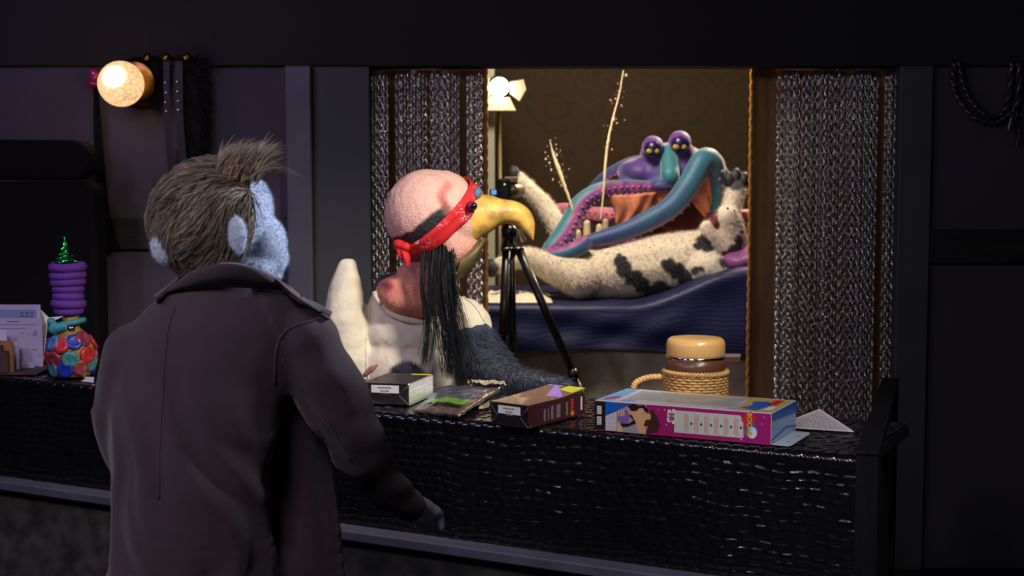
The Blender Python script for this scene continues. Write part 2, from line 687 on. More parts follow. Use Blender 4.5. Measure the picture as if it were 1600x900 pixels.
def croc():
    R = 0.013
    prof = []
    st = 0.0026
    for i in range(int((CDEP - R) / 0.006) + 1):
        prof.append((CDEP - i * 0.006, 0.0, (0, 1)))
    for i in range(1, 9):
        a = i / 9 * PI / 2
        prof.append((R - R * math.sin(a), -R + R * math.cos(a), (-math.sin(a), math.cos(a))))
    k = int((CZ - R - CBOT) / st)
    for i in range(k + 1):
        prof.append((0.0, -R - i * st, (-1, 0)))
    ns = int(CLEN / 0.0029)
    pr = np.array([(a, b, c[0], c[1]) for a, b, c in prof])
    arc = np.concatenate([[0], np.cumsum(np.hypot(np.diff(pr[:, 0]), np.diff(pr[:, 1])))])
    a0 = CDEP - R
    S, T = np.meshgrid(np.linspace(0, CLEN, ns), arc, indexing='ij')
    wob = 0.004 * np.sin(S * 9 + 1) + 0.003 * np.sin(S * 23 + T * 17) + 0.002 * np.sin(S * 57 + 2)
    tt = T - a0 + wob * (T > a0 + 0.03)
    rowh = np.where(T < a0 - 0.01, 0.021, np.where(T < a0 + 0.024, 0.034, 0.0155))
    tt2 = np.where(T < a0 + 0.024, T - (a0 - 0.01), tt - 0.024)
    row = np.floor(tt2 / rowh)
    fv = tt2 / rowh - row
    jit = np.sin(row * 12.9898) * 43758.5453
    jit = jit - np.floor(jit)
    cw = np.where((T >= a0 - 0.01) & (T < a0 + 0.024), 0.029, 0.022 + 0.010 * jit)
    off = jit * 0.03 * (rowh < 0.03)
    ss = (S + off + 0.003 * np.sin(T * 60 + S * 14)) / cw
    fu = ss - np.floor(ss)
    prof_u = 1 - np.abs(2 * fu - 1) ** 4
    prof_v = 1 - np.abs(2 * fv - 1) ** 3
    cell = np.sin(np.floor(ss) * 78.233 + row * 37.719) * 43758.5453
    cell = cell - np.floor(cell)
    H = prof_u * prof_v * (0.0012 + 0.0018 * cell)
    H = np.where((T >= a0 - 0.01) & (T < a0 + 0.024), prof_u * 0.0030, H)
    Pn = np.array(Af)[None, None] + S[..., None] * np.array(cu) + pr[None, :, 0, None] * np.array(cv)
    Pn[..., 2] += pr[None, :, 1]
    Nn = pr[None, :, 2, None] * np.array(cv)[None, None] + pr[None, :, 3, None] * np.array((0, 0, 1.0))
    Pn = Pn + Nn * (H[..., None] - 0.0028)
    m_, n_ = Pn.shape[:2]
    i = np.arange((m_ - 1) * n_).reshape(m_ - 1, n_)[:, :-1].ravel()
    me = bpy.data.meshes.new('m')
    me.vertices.add(m_ * n_)
    me.vertices.foreach_set('co', Pn.astype(np.float32).ravel())
    q = np.stack([i, i + 1, i + n_ + 1, i + n_], 1)[:, ::-1]
    me.loops.add(len(q) * 4)
    me.loops.foreach_set('vertex_index', np.ascontiguousarray(q).astype(np.int32).ravel())
    me.polygons.add(len(q))
    me.polygons.foreach_set('loop_start', (np.arange(len(q)) * 4).astype(np.int32))
    me.update(calc_edges=True)
    me.flip_normals()
    return me


put('vinyl_cover', croc(), m_croc, counter)
m_body = M('counter_black', L(24, 23, 26), 0.5, ns=10, na=0.2)
obox('counter_core', on(0.0, 0.004, -0.030), cu * CLEN, cv * (CDEP - 0.004), Vector((0, 0, 0.024)), m_body, counter)
obox('front_panel', on(0.0, 0.004, CBOT - CZ), cu * CLEN, cv * 0.020, Vector((0, 0, CZ - CBOT - 0.031)), m_body, counter)
# end board that runs back from the front corner
eb0 = on(CLEN, 0.0)
eb1 = PZ(1381, 597, CZ)
ed = (eb1 - eb0)
en = Vector((ed.y, -ed.x, 0)).normalized()
obox('end_board', eb0 - Vector((0, 0, CZ - 0.001)), ed, en * 0.030, Vector((0, 0, CZ + 0.006)), M('end_board_wood', L(14, 13, 14), 0.8, spec=0.2, ns=14, na=0.4, stretch=(6, 1, 1)), counter, 0.004)
obox('base_ledge', on(0.0, -0.045, CBOT - CZ - 0.022), cu * (CLEN + 0.0), cv * 0.075, Vector((0, 0, 0.022)), M('ledge_paint', L(84, 84, 98), 0.5, ns=10, na=0.15), counter, 0.003)
obox('base_panel', on(0.0, 0.0, -CZ + 0.001), cu * CLEN, cv * 0.03, Vector((0, 0, CBOT - 0.0235)), M('base_stone', L(70, 66, 62), 0.8, ns=22, na=0.6, bs=40, bd=0.4), counter, 0.002)
obox('left_end_panel', on(0.0, 0.03, -CZ + 0.001), cu * 0.02, cv * (CDEP - 0.04), Vector((0, 0, CZ - 0.034)), m_body, counter)

# ------------------------------------------------------------------ curtains of the opening
m_velvet = M('brown_velvet', L(122, 86, 40), 0.75, ns=40, na=0.25, sheen=0.4, stretch=(1, 1, 0.15))
m_gold = M('gold_braid', L(190, 130, 50), 0.5, ns=120, na=0.4, bs=160, bd=0.6)


def drape(x0, x1, y, z0, z1, amp, wl, seed):
    n = int((x1 - x0) / 0.006) + 2
    m = 8
    vs, fs = [], []
    for i in range(n):
        x = x0 + (x1 - x0) * i / (n - 1)
        for j in range(m):
            z = z0 + (z1 - z0) * j / (m - 1)
            dy = amp * math.sin(2 * PI * x / wl + seed + 0.4 * math.sin(z * 3)) + 0.4 * amp * math.sin(2 * PI * x / wl * 2.3 + seed * 2)
            vs.append((x, y + dy, z))
    for i in range(n - 1):
        for j in range(m - 1):
            a = i * m + j
            fs.append((a, a + m, a + m + 1, a + 1))
    nv = len(vs)
    vs += [(v[0], v[1] + 0.004, v[2]) for v in vs]
    fs += [tuple(q + nv for q in f[::-1]) for f in fs]
    return mesh(vs, fs)


for side, a, b, lab in (('l', 583, 762, 'brown velvet curtain with gold braid hanging left of the camera tripod'),
                        ('r', 1168, 1404, 'brown velvet curtain with gold braid hanging right of the draped bed')):
    yy = 4.55
    c = thing('velvet_curtain', (PX((a + b) / 2, yy), yy, 0.0), lab, 'curtain', 'velvet curtains of the opening')
    put('cloth', drape(PX(a, yy), PX(b, yy), yy, 0.012, ZT + 0.08, 0.012, 0.11, a), m_velvet, c)
    xe = PX(b - 2, yy) if side == 'l' else PX(a + 2, yy)
    v, f = [], []
    pts = [Vector((xe + 0.0015 * math.sin(k * 1.7), yy - 0.018, 0.02 + k * 0.0100)) for k in range(int((ZT + 0.05) / 0.0100))]
    v, f, _, _ = sweep(pts, [0.0055 + 0.0012 * (k % 2) for k in range(len(pts))], 6)
    put('gold_braid', mesh(v, f), m_gold, c)

m_chain = M('chain_steel', L(212, 208, 204), 0.28, 1.0, ns=60, na=0.3)


def chain_mesh(length, seed):
    random.seed(seed)
    hl, hw, wr, pitch = 0.0125, 0.0086, 0.0021, 0.0178
    tw = 0.0
    parts = []
    for k in range(int(length / pitch)):
        zc = -k * pitch
        rot = (PI / 2) * (k % 2) + tw + random.uniform(-0.10, 0.10) + 0.25 * math.sin(k * 0.03 + seed)
        pts = []
        for i in range(10):
            a = 2 * PI * i / 10
            pts.append((hw * math.cos(a), hl * math.sin(a), a))
        vs, fs = [], []
        cr_, sr_ = math.cos(rot), math.sin(rot)
        for (x, z, a) in pts:
            nx, nz_ = math.cos(a), math.sin(a)
            for j in range(5):
                b = 2 * PI * j / 5
                rx = x + nx * wr * math.cos(b)
                rz = z + nz_ * wr * math.cos(b)
                ry = wr * math.sin(b)
                vs.append((rx * cr_ - ry * sr_, rx * sr_ + ry * cr_, zc + rz - hl))
        for i in range(10):
            i2 = (i + 1) % 10
            for j in range(5):
                j2 = (j + 1) % 5
                fs.append((i * 5 + j, i * 5 + j2, i2 * 5 + j2, i2 * 5 + j))
        parts.append((vs, fs))
    v, f = join(parts)
    me = mesh(v, f)
    me.polygons.foreach_set('use_smooth', np.ones(len(me.polygons), bool))
    me.materials.append(m_chain)
    return me


chains = [chain_mesh(ZT - 0.03, s) for s in (1, 2, 3)]
random.seed(11)


def chain_curtain(a, b, gaps, lab):
    t = thing('chain_curtain', (PX((a + b) / 2, WY), WY + 0.03, 0), lab, 'curtain', 'chain curtains of the opening')
    tube('rod', [(PX(a - 1, WY) - t.location.x + t.location.x, WY + 0.035, ZT - 0.004), (PX(b + 1, WY), WY + 0.035, ZT - 0.004)], 0.006, m_chain, t)
    k = 0
    for row, dy, step in ((0, 0.012, 9.0), (1, 0.045, 12.0)):
        x = a + 3 + row * 4
        while x < b - 1:
            if not any(g0 < x < g1 for g0, g1 in gaps):
                o = bpy.data.objects.new('chain', chains[k % 3])
                COL.objects.link(o)
                o.parent = t
                o.location = (PX(x + random.uniform(-1, 1), WY) - t.location.x, dy - 0.03 + random.uniform(-0.004, 0.004) + 0.012, ZT - 0.012 - random.uniform(0, 0.012))
                o.rotation_euler = (0, 0, random.choice((0.6, 0.8, 1.0)) + random.uniform(-0.15, 0.15))
                k += 1
            x += step + random.uniform(-0.6, 1.2)
    return t


chain_curtain(582, 752, ((607, 614), (641, 646), (667, 671), (721, 730)), 'dense curtain of steel chains hanging behind the pink bird puppet')
chain_curtain(1214, 1396, ((1371, 1383),), 'dense curtain of steel chains hanging beside the dark right wall')

# ------------------------------------------------------------------ things on the left wall
WL = WY


def sconce():
    t = thing('wall_sconce', P(222, 118, WL - 0.002), 'lit frosted globe wall lamp with a brass base', 'lamp')
    ax = (P(189, 131, 4.22) - P(224, 126, WL)).normalized()
    o = P(224, 126, WL - 0.004)
    v, f = lathe([(0.080, 0.0), (0.084, 0.012), (0.070, 0.030), (0.062, 0.046)], P(222, 128, WL - 0.001), Vector((0, -1, 0)), 32)
    put('brass_base', mesh(v, f), M('brass', L(150, 105, 50), 0.3, 1.0, ns=20, na=0.3), t)
    v, f = lathe([(0.058, 0.0), (0.066, 0.006), (0.066, 0.014), (0.060, 0.018)], o + ax * 0.055, ax, 32)
    put('rim', mesh(v, f), MATS['brass'], t)
    c = P(189, 131, 4.235)
    vv, ff = ico(4)
    w = vv * 0.068
    g = bpy.data.materials.new('crackle_globe')
    g.use_nodes = True
    n_ = g.node_tree
    bb = n_.nodes['Principled BSDF']
    bb.inputs['Base Color'].default_value = L(240, 210, 160)
    bb.inputs['Roughness'].default_value = 0.4
    tc = n_.nodes.new('ShaderNodeTexCoord')
    no = n_.nodes.new('ShaderNodeTexVoronoi')
    no.feature = 'DISTANCE_TO_EDGE'
    no.inputs['Scale'].default_value = 55
    n_.links.new(tc.outputs['Object'], no.inputs['Vector'])
    r_ = n_.nodes.new('ShaderNodeMapRange')
    r_.inputs[2].default_value = 0.12
    r_.inputs[3].default_value = 0.55
    r_.inputs[4].default_value = 1.0
    n_.links.new(no.outputs['Distance'], r_.inputs[0])
    bb.inputs['Emission Color'].default_value = (1.0, 0.62, 0.28, 1)
    m_ = n_.nodes.new('ShaderNodeMath')
    m_.operation = 'MULTIPLY'
    m_.inputs[1].default_value = 1.1
    n_.links.new(r_.outputs[0], m_.inputs[0])
    n_.links.new(m_.outputs[0], bb.inputs['Emission Strength'])
    put('glass_globe', mesh(w + np.array(c), ff), g, t)
    vv, ff = ico(3)
    put('bulb', mesh(vv * np.array([0.036, 0.03, 0.036]) + np.array(P(180, 122, 4.187)), ff), M('bulb_glow', (1, 1, 1, 1), emit=(1.0, 0.74, 0.42, 1), es=30), t)
    lp_ = lamp('sconce_glow', 'POINT', c, c + Vector((0, -1, 0)), 5.5, (1.0, 0.62, 0.34), 0.076)
    return t


sconce()
m_pink = M('pink_glass', L(200, 60, 120), 0.12, ns=30, na=0.3, trans=0.5, coat=0.5)
hk = thing('wall_hook', P(148, 133, WL - 0.002), 'pink glass hook on the wall beside the lit globe lamp', 'hook')
c0 = P(148, 131, 4.33)
v, f = lathe([(0.006, 0.0), (0.030, 0.004), (0.033, 0.012), (0.026, 0.018), (0.014, 0.022), (0.017, 0.034), (0.019, 0.05), (0.012, 0.058)], c0 - Vector((0, 0, 0.012)), Vector((0, 0, 1)), 20)
put('glass_knob', mesh(v, f), m_pink, hk)
tube('peg', [c0 + Vector((0, 0, 0.012)), P(148, 126, WL)], 0.006, M('brass'), hk)
m_leather = M('black_leather', L(11, 9, 10), 0.8, spec=0.15, ns=30, na=0.3, bs=90, bd=0.2)


def strap(name, pts, label, cat='strap', mat=m_leather, th=0.004, group=None, studs=None):
    s = spline(pts, 30)
    t = thing(name, P(pts[-1][0], pts[-1][1], pts[-1][3]), label, cat, group)
    vs, fs = [], []
    for q in s:
        x, y, w, d = q
        for dx, dd in ((-w, 0), (w, 0), (w, th), (-w, th)):
            vs.append(P(x + dx, y, d + dd))
    for i in range(len(s) - 1):
        for k in range(4):
            a, b = i * 4 + k, i * 4 + (k + 1) % 4
            fs.append((a, b, b + 4, a + 4))
    fs += [(3, 2, 1, 0), tuple(len(vs) - 4 + k for k in range(4))]
    put('band', mesh(vs, fs), mat, t, smooth=False)
    if studs:
        vv, ff = ico(1)
        for (x, y) in studs:
            put('stud', mesh(vv * np.array([0.006, 0.007, 0.005]) + np.array(P(x, y, s[0][3] - 0.003)), ff), M('stud_nickel', L(230, 230, 235), 0.25, 0.8), t)
    return t


strap('leather_strap', [(150, 137, 4, 4.345), (152, 190, 6, 4.35), (156, 260, 8, 4.35), (161, 330, 10, 4.35), (172, 388, 15, 4.35)], 'plain black leather strap hanging from the pink glass hook')
m_navy = M('navy_leather', L(20, 20, 36), 0.5, spec=0.3, ns=30, na=0.3)
strap('studded_strap', [(260, 96, 5, 4.305), (261, 180, 4.5, 4.305), (265, 240, 5, 4.305), (273, 300, 6, 4.305)], 'narrow navy studded strap hanging nearest the globe lamp', mat=m_navy, group='studded straps', studs=[(259, 129), (260, 145), (259, 160), (260, 174)])
strap('studded_strap', [(279, 96, 6, 4.305), (280, 180, 6, 4.305), (285, 240, 6, 4.305), (293, 300, 7, 4.305)], 'wider navy studded strap hanging against the black feather boa', mat=m_navy, group='studded straps', studs=[(277, 128), (278, 143), (279, 158), (279, 172)])


def boa(name, pts, lab, n, ln):
    s = spline([tuple(P(*q[:3])) + (q[3] * q[2] / FPX,) for q in pts], 24)
    t = thing(name, s[-1][:3], lab, 'boa')
    v, f, _, _ = sweep([Vector(q[:3]) for q in s], list(s[:, 3] * 0.55), 8)
    me = mesh(v, f)
    put('core', me, M('boa_black', L(17, 15, 18), 0.7), t)
    me2 = mesh(v, f)
    fur('feathers', me2, n, ln, 0.0022, MATS['boa_black'], t, flow=(0.2, -0.2, -1), lift=0.55, rnd=0.9, k=4, droop=0.2)
    bpy.data.meshes.remove(me2)


boa('feather_boa', [(303, 92, 4.368, 28), (302, 160, 4.368, 30), (305, 215, 4.368, 28), (293, 270, 4.368, 26), (285, 310, 4.368, 22)], 'thick black feather boa hanging on the wall above the blue puppet', 5000, 0.034)
boa('feather_boa', [(240, 92, 4.352, 16), (243, 120, 4.352, 15), (243, 148, 4.352, 7), (243, 170, 4.352, 3)], 'short tapering black feather boa beside the lamp base', 1400, 0.022)
# pegs that carry the straps and boas, on the dark band above
for i, (px, lab) in enumerate(((241, 'small brass peg above the short feather boa'), (270, 'small brass peg above the studded straps'), (302, 'small brass peg above the thick feather boa'))):
    q = P(px, 92, WL - 0.026)
    v, f = lathe([(0.007, 0), (0.007, 0.075), (0.011, 0.079), (0.011, 0.085)], q, Vector((0, -1, 0)), 12)
    put('wall_peg', mesh(v, f), MATS['brass'], label=lab, cat='peg', group='brass wall pegs')

# braided whip on the right wall
wh = thing('braided_cord', P(1545, 196, WL - 0.02), 'black braided cord with tassels looped on the dark right wall', 'cord')
m_cord = M('cord_black', L(40, 37, 42), 0.35, ns=60, na=0.5, coat=0.3)
for pl in ([(1492, 96), (1488, 130), (1502, 160), (1525, 185), (1552, 192), (1575, 180), (1590, 160), (1592, 96)],
           [(1498, 96), (1508, 140), (1528, 170), (1550, 182), (1572, 168), (1582, 96)]):
    s = spline([tuple(P(x, y, WL - 0.03)) for x, y in pl], 60)
    parts = []
    for ph in (0, PI):
        pts = [Vector(q) + Vector((0.005 * math.cos(i * 0.9 + ph), 0.006 * math.sin(i * 0.9 + ph), 0)) for i, q in enumerate(s)]
        v, f, _, _ = sweep(pts, [0.0065] * len(pts), 7)
        parts.append((v, f))
    v, f = join(parts)
    put('braid', mesh(v, f), m_cord, wh)
for x0, y0, ln in ((1575, 165, 40), (1590, 180, 55)):
    p = np.array([[tuple(P(x0 + (k % 5) * 3 + 9 * u * (k % 7 - 3) / 3, y0 + ln * u, WL - 0.03 - 0.004 * (k % 3))) for u in (0, 0.35, 0.7, 1)] for k in range(40)])
    put('tassel', strands(p, 0.004), m_cord, wh, kind='stuff')
tube('hook', [P(1490, 124, WL), P(1491, 130, WL - 0.05), P(1490, 136, WL - 0.052)], 0.005, M('brass'), wh, n=10)

# ------------------------------------------------------------------ desk chair far left
ch = thing('desk_chair', (PX(62, 4.1), 3.98, 0.0), 'tall black leather desk chair behind the counter', 'chair')


def cushion(name, px0, px1, py0, py1, d, th, r, mat=m_leather, label=None):
    a, b = P(px0, py1, d), P(px1, py0, d)
    bm = box_bm((a.x, d, a.z), (b.x, d + th, b.z), 0)
    ed_ = [e for e in bm.edges if abs((e.verts[0].co - e.verts[1].co).y) > 1e-4]
    bmesh.ops.bevel(bm, geom=ed_, offset=r, segments=6, affect='EDGES', profile=0.5)
    bmesh.ops.bevel(bm, geom=[e for e in bm.edges if e.is_manifold and e.calc_face_angle(0) > 0.9], offset=0.018, segments=3, affect='EDGES', profile=0.5)
    return put(name, bm_mesh(bm), mat, ch, smooth=False, label=label)


cushion('headrest', -35, 141, 218, 282, 4.10, 0.10, 0.055)
cushion('backrest', -45, 150, 284, 640, 4.09, 0.11, 0.04)
seat = box('seat', (PX(-40, 4.0), 3.80, 0.42), (PX(145, 4.0), 4.12, 0.51), m_leather, ch, 0.025)
for px in (-48, 150):
    x = PX(px, 4.05)
    tube('armrest', [(x, 3.84, 0.50), (x, 3.82, 0.64), (x, 3.9, 0.66), (x, 4.12, 0.66)], 0.018, m_leather, ch, n=16)
tube('column', [(ch.location.x, 3.98, 0.06), (ch.location.x, 3.98, 0.43)], 0.025, M('chair_metal', L(60, 60, 64), 0.3, 1.0), ch)
for k in range(5):
    a = 2 * PI * k / 5 + 0.3
    lg = tube('leg', [(ch.location.x, 3.98, 0.09), (ch.location.x + 0.24 * math.cos(a), 3.98 + 0.24 * math.sin(a), 0.055)], [0.022, 0.014], MATS['chair_metal'], ch)
    vv, ff = ico(2)
    put('caster', mesh(vv * 0.024 + np.array((ch.location.x + 0.245 * math.cos(a), 3.98 + 0.245 * math.sin(a), 0.025)), ff), m_leather, lg)

# ------------------------------------------------------------------ studio: bed, lamp, tripod
BZ = P(900, 466, 5.5).z                # height of the mattress where the cow lies
BF = 5.22


def bed_z(x):
    """mattress height: flat, rising to the raised head end"""
    x0, x1 = PX(985, BF), PX(1175, BF)
    t = min(max((x - x0) / (x1 - x0), 0), 1.25)
    return BZ + 0.135 * t * t * (3 - 2 * min(t, 1)) if t <= 1 else BZ + 0.135


bx0, bx1 = PX(742, BF), PX(1262, BF)
bed = thing('bed', ((bx0 + bx1) / 2, 5.7, 0), 'low bed draped in dark blue satin with a raised head end', 'bed')
zb = P(900, 551, BF).z


def satin():
    nx = 150
    prof = []
    for i in range(18):
        prof.append((6.15 - i * (6.15 - BF - 0.03) / 17, 0, 0))
    for i in range(1, 6):
        a = i / 6 * PI / 2
        prof.append((BF + 0.03 - 0.03 * math.sin(a), -0.03 + 0.03 * math.cos(a), 0))
    for i in range(26):
        prof.append((BF, -0.03, i / 25))
    vs, fs = [], []
    m = len(prof)
    for i in range(nx):
        x = bx0 + (bx1 - bx0) * i / (nx - 1)
        z0 = bed_z(x)
        for (y, dz, s) in prof:
            if s == 0:
                w = 0.004 * noise.noise(Vector((x * 9, y * 9, 3)))
                vs.append((x, y, z0 + dz + w))
            else:
                z = z0 - 0.03 + (zb + 0.015 * math.sin(x * 5) - z0 + 0.03) * s
                swag = math.sin((x * 4 + (1 - s) * 2.2) * 2.2) + 0.6 * math.sin(x * 21 + s * 5 * math.sin(x * 3))
                vs.append((x, y - 0.022 * s * (1.2 - s) * swag - 0.012 * s, z))
    for i in range(nx - 1):
        for j in range(m - 1):
            a = i * m + j
            fs.append((a, a + 1, a + m + 1, a + m))
    return mesh(vs, fs)


m_satin = bpy.data.materials.new('blue_satin')
m_satin.use_nodes = True
nt = m_satin.node_tree
bs_ = nt.nodes['Principled BSDF']
bs_.inputs['Roughness'].default_value = 0.5
bs_.inputs['Specular IOR Level'].default_value = 0.3
tc = nt.nodes.new('ShaderNodeTexCoord')
wv = nt.nodes.new('ShaderNodeTexWave')
wv.wave_type = 'RINGS'
wv.inputs['Scale'].default_value = 26
wv.inputs['Distortion'].default_value = 9
wv.inputs['Detail'].default_value = 1
wv.inputs['Detail Scale'].default_value = 0.35
nt.links.new(tc.outputs['Object'], wv.inputs['Vector'])
cr = nt.nodes.new('ShaderNodeValToRGB')
cr.color_ramp.elements[0].color = L(18, 20, 58)
cr.color_ramp.elements[1].color = L(34, 38, 80)
nt.links.new(wv.outputs['Fac'], cr.inputs[0])
nt.links.new(cr.outputs[0], bs_.inputs['Base Color'])
put('satin_drape', satin(), m_satin, bed)
m_plinth = M('plinth_plaster', L(176, 168, 150), 0.8, ns=14, na=0.25, bs=30, bd=0.3)
box('plinth', (bx0 + 0.01, BF + 0.045, 0.001), (bx1 - 0.01, 6.13, BZ - 0.03), m_plinth, bed, 0.004)
# crumpled cream sheet at the foot of the bed
n = 34
vs, fs = [], []
for i in range(n):
    for j in range(n):
        x = PX(752, 5.4) + (PX(862, 5.4) - PX(752, 5.4)) * i / (n - 1)
        y = 5.255 + 0.36 * j / (n - 1)
        h = 0.014 + 0.020 * abs(noise.noise(Vector((x * 14, y * 30, 1)))) + 0.012 * noise.noise(Vector((x * 40, y * 40, 5)))
        ed_ = min(i, j, n - 1 - i, n - 1 - j) / 4
        vs.append((x, y, BZ + 0.004 + max(h, 0.003) * min(ed_, 1)))
for i in range(n - 1):
    for j in range(n - 1):
        a = i * n + j
        fs.append((a, a + n, a + n + 1, a + 1))
put('bed_sheet', mesh(vs, fs), M('cream_sheet', L(226, 214, 190), 0.8, ns=40, na=0.1), label='crumpled cream sheet at the foot of the bed under the cow', cat='sheet')
# purple pillow under the cow's head
pil = blob(W3((PX(1150, 5.50), 5.50, P(1150, 408, 5.5).z), (0.09, 0.16, 0.055)) + W3((PX(1172, 5.50), 5.50, P(1172, 400, 5.5).z), (0.09, 0.17, 0.05)), 0.012, 6)
put('pillow', pil, M('purple_satin', L(120, 60, 120), 0.5, ns=10, na=0.2, bs=14, bd=0.4, bdist=0.01), label='purple satin pillow under the cow head on the bed', cat='pillow')

# barn-door lamp
SL = 6.2
sl = thing('studio_lamp', (PX(781, SL + .05), SL + 0.05, 0.0), 'lit studio spotlight with barn doors on a thin stand', 'lamp')
m_lampb = M('lamp_black', L(30, 26, 24), 0.5)
hd = P(780, 136, SL)
axl = Vector((0.05, -1, -0.12)).normalized()
v, f = lathe([(0.045, 0.0), (0.055, 0.02), (0.055, 0.14), (0.047, 0.15)], hd - axl * 0.15, axl, 28)
put('housing', mesh(v, f), m_lampb, sl)
v, f = lathe([(0.0415, 0.0), (0.0405, 0.004), (0.03, 0.010), (0.012, 0.014)], hd + axl * 0.001, axl, 28)
put('lens', mesh(v, f), M('lens_glow', (1, 1, 1, 1), emit=(1.0, 0.80, 0.50, 1), es=22), sl)
m_flap = M('flap_white', L(235, 220, 190), 0.6)


def flap(pts, d):
    ps = [P(x, y, dd) for x, y, dd in pts]
    nrm = (ps[1] - ps[0]).cross(ps[2] - ps[0]).normalized() * 0.003
    n = len(ps)
    vv = ps + [p + nrm for p in ps]
    ff = [tuple(range(n))[::-1], tuple(range(n, 2 * n))] + [(i, (i + 1) % n, n + (i + 1) % n, n + i) for i in range(n)]
    bm = bmesh.new()
    put('barn_door', mesh(vv, ff), m_flap, sl, smooth=False)
    bm.free()


flap([(764, 152, 6.18), (796, 152, 6.18), (806, 172, 6.06), (757, 172, 6.06)], SL)
flap([(798, 128, 6.18), (798, 146, 6.18), (812, 158, 6.04), (822, 140, 6.02), (818, 124, 6.06)], SL)
flap([(764, 122, 6.18), (764, 150, 6.18), (752, 158, 6.10), (750, 122, 6.10)], SL)
tube('pole', [(PX(781, SL + .05), SL + 0.08, 0.012), (PX(781, SL + .05), SL + 0.08, hd.z - 0.04)], 0.009, M('stand_metal', L(150, 130, 100), 0.4, 0.6), sl)
for a in (0.5, 2.6, 4.7):
    tube('leg', [(PX(781, SL + .05), SL + 0.08, 0.25), (PX(781, SL + .05) + 0.2 * math.cos(a), SL + 0.16 + 0.2 * math.sin(a) * 0.5, 0.012)], 0.007, MATS['stand_metal'], sl)

# tripod with a camcorder
TD = 4.82
tp = thing('tripod', (PX(795, TD), TD, 0), 'black camera tripod standing in front of the bed', 'tripod')
m_tri = M('tripod_black', L(20, 19, 22), 0.32, ns=30, na=0.2, coat=0.2)
m_trim = M('tripod_metal', L(120, 116, 112), 0.3, 1.0)
apex = P(796, 388, TD)
v, f = lathe([(0.020, -0.02), (0.026, -0.005), (0.028, 0.02), (0.018, 0.03), (0.016, 0.045), (0.026, 0.05), (0.028, 0.075), (0.02, 0.085), (0.014, 0.09), (0.014, 0.13)], apex - Vector((0, 0, 0.01)), Vector((0, 0, 1)), 18)
put('head', mesh(v, f), m_tri, tp)
tube('center_column', [apex - Vector((0, 0, 0.30)), apex], 0.011, m_tri, tp)
feet = [(0.46, -0.02), (-0.055, -0.17), (0.03, 0.32)]
for fx, fy in feet:
    top = apex + Vector((fx, fy, 0)).normalized() * 0.030
    ft = Vector((apex.x + fx, apex.y + fy, 0.014))
    m1, m2 = top.lerp(ft, 0.44), top.lerp(ft, 0.70)
    lg = tube('leg', [top, m1], [0.0150, 0.0135], m_tri, tp)
    put('leg_lock', mesh(*sweep([m1 - (m1 - top).normalized() * 0.015, m1 + (m1 - top).normalized() * 0.018], [0.018, 0.018], 10)[:2]), m_tri, lg)
    put('lower_tube', mesh(*sweep([m1, m2, ft], [0.0105, 0.010, 0.009], 10)[:2]), m_tri, lg)
    put('foot', mesh(*sweep([ft - Vector((0, 0, 0.013)), ft + Vector((0, 0, 0.012))], [0.015, 0.013], 10)[:2]), m_tri, lg)
    put('hinge', mesh(*sweep([top + Vector((-0.02, -0.018, 0)), top + Vector((0.02, -0.018, 0))], [0.006, 0.006], 8)[:2]), m_trim, lg)
hp = apex + Vector((0, 0, 0.10))
tube('pan_handle', [hp, hp + Vector((0.03, 0.10, -0.03)), hp + Vector((0.05, 0.22, -0.08))], [0.006, 0.006, 0.011], m_tri, tp)
zc = apex.z + 0.122
cb = P(790, 300, TD)
cm = thing('camcorder', (apex.x, TD, zc), 'small black camcorder on the tripod with its blue screen folded out', 'camera')
a, b = P(777, 306, TD - 0.04), P(797, 279, TD - 0.04)
box('body', (a.x, TD - 0.05, zc + 0.0005), (b.x, TD + 0.08, b.z), m_tri, cm, 0.007)
m_cham = M('camcorder_champagne', L(150, 132, 108), 0.35, 0.5)
v, f = lathe([(0.022, 0), (0.025, 0.01), (0.025, 0.07), (0.022, 0.075), (0.018, 0.08)], P(801, 297, TD - 0.02) + Vector((-0.012, 0, 0)), Vector((0.45, 0.9, 0)), 20)
put('lens_barrel', mesh(v, f), m_cham, cm)
a, b = P(788, 284, TD), P(809, 279, TD)
box('top_handle', (a.x, TD - 0.03, a.z - 0.004), (b.x, TD + 0.07, b.z + 0.006), m_cham, cm, 0.004)
a, b = P(765, 306, TD - 0.05), P(777, 296, TD - 0.05)
box('screen_hinge', (a.x, TD - 0.045, a.z), (b.x + 0.003, TD - 0.037, b.z), m_tri, cm, 0.001)
box('screen', (a.x + 0.006, TD - 0.0475, a.z + 0.004), (b.x - 0.003, TD - 0.0452, b.z - 0.002), M('lcd_glow', L(60, 110, 190), emit=L(90, 140, 220), es=1.3), cm, 0.0)
vv, ff = ico(1)
put('power_light', mesh(vv * 0.0025 + np.array(P(788.5, 288, TD - 0.055)), ff), M('green_led', (0, 1, 0, 1), emit=(0.1, 1, 0.2, 1), es=5), cm)

# ------------------------------------------------------------------ felt puppet in the dark coat, seen from behind
GD = 2.10
pm = thing('coat_puppet', (PX(335, GD), GD, 0.0), 'pale blue felt puppet with shaggy brown hair in a dark plum coat, seen from behind', 'puppet')
fdir = Vector((0.62, 0.78, 0.05)).normalized()
Hc = P(338, 345, GD)
R_ = 86 * GD / FPX
zhip = 0.56
xb = PX(330, GD)
wr = P(648, 792, 2.36)
wl = P(300, 790, 2.44)


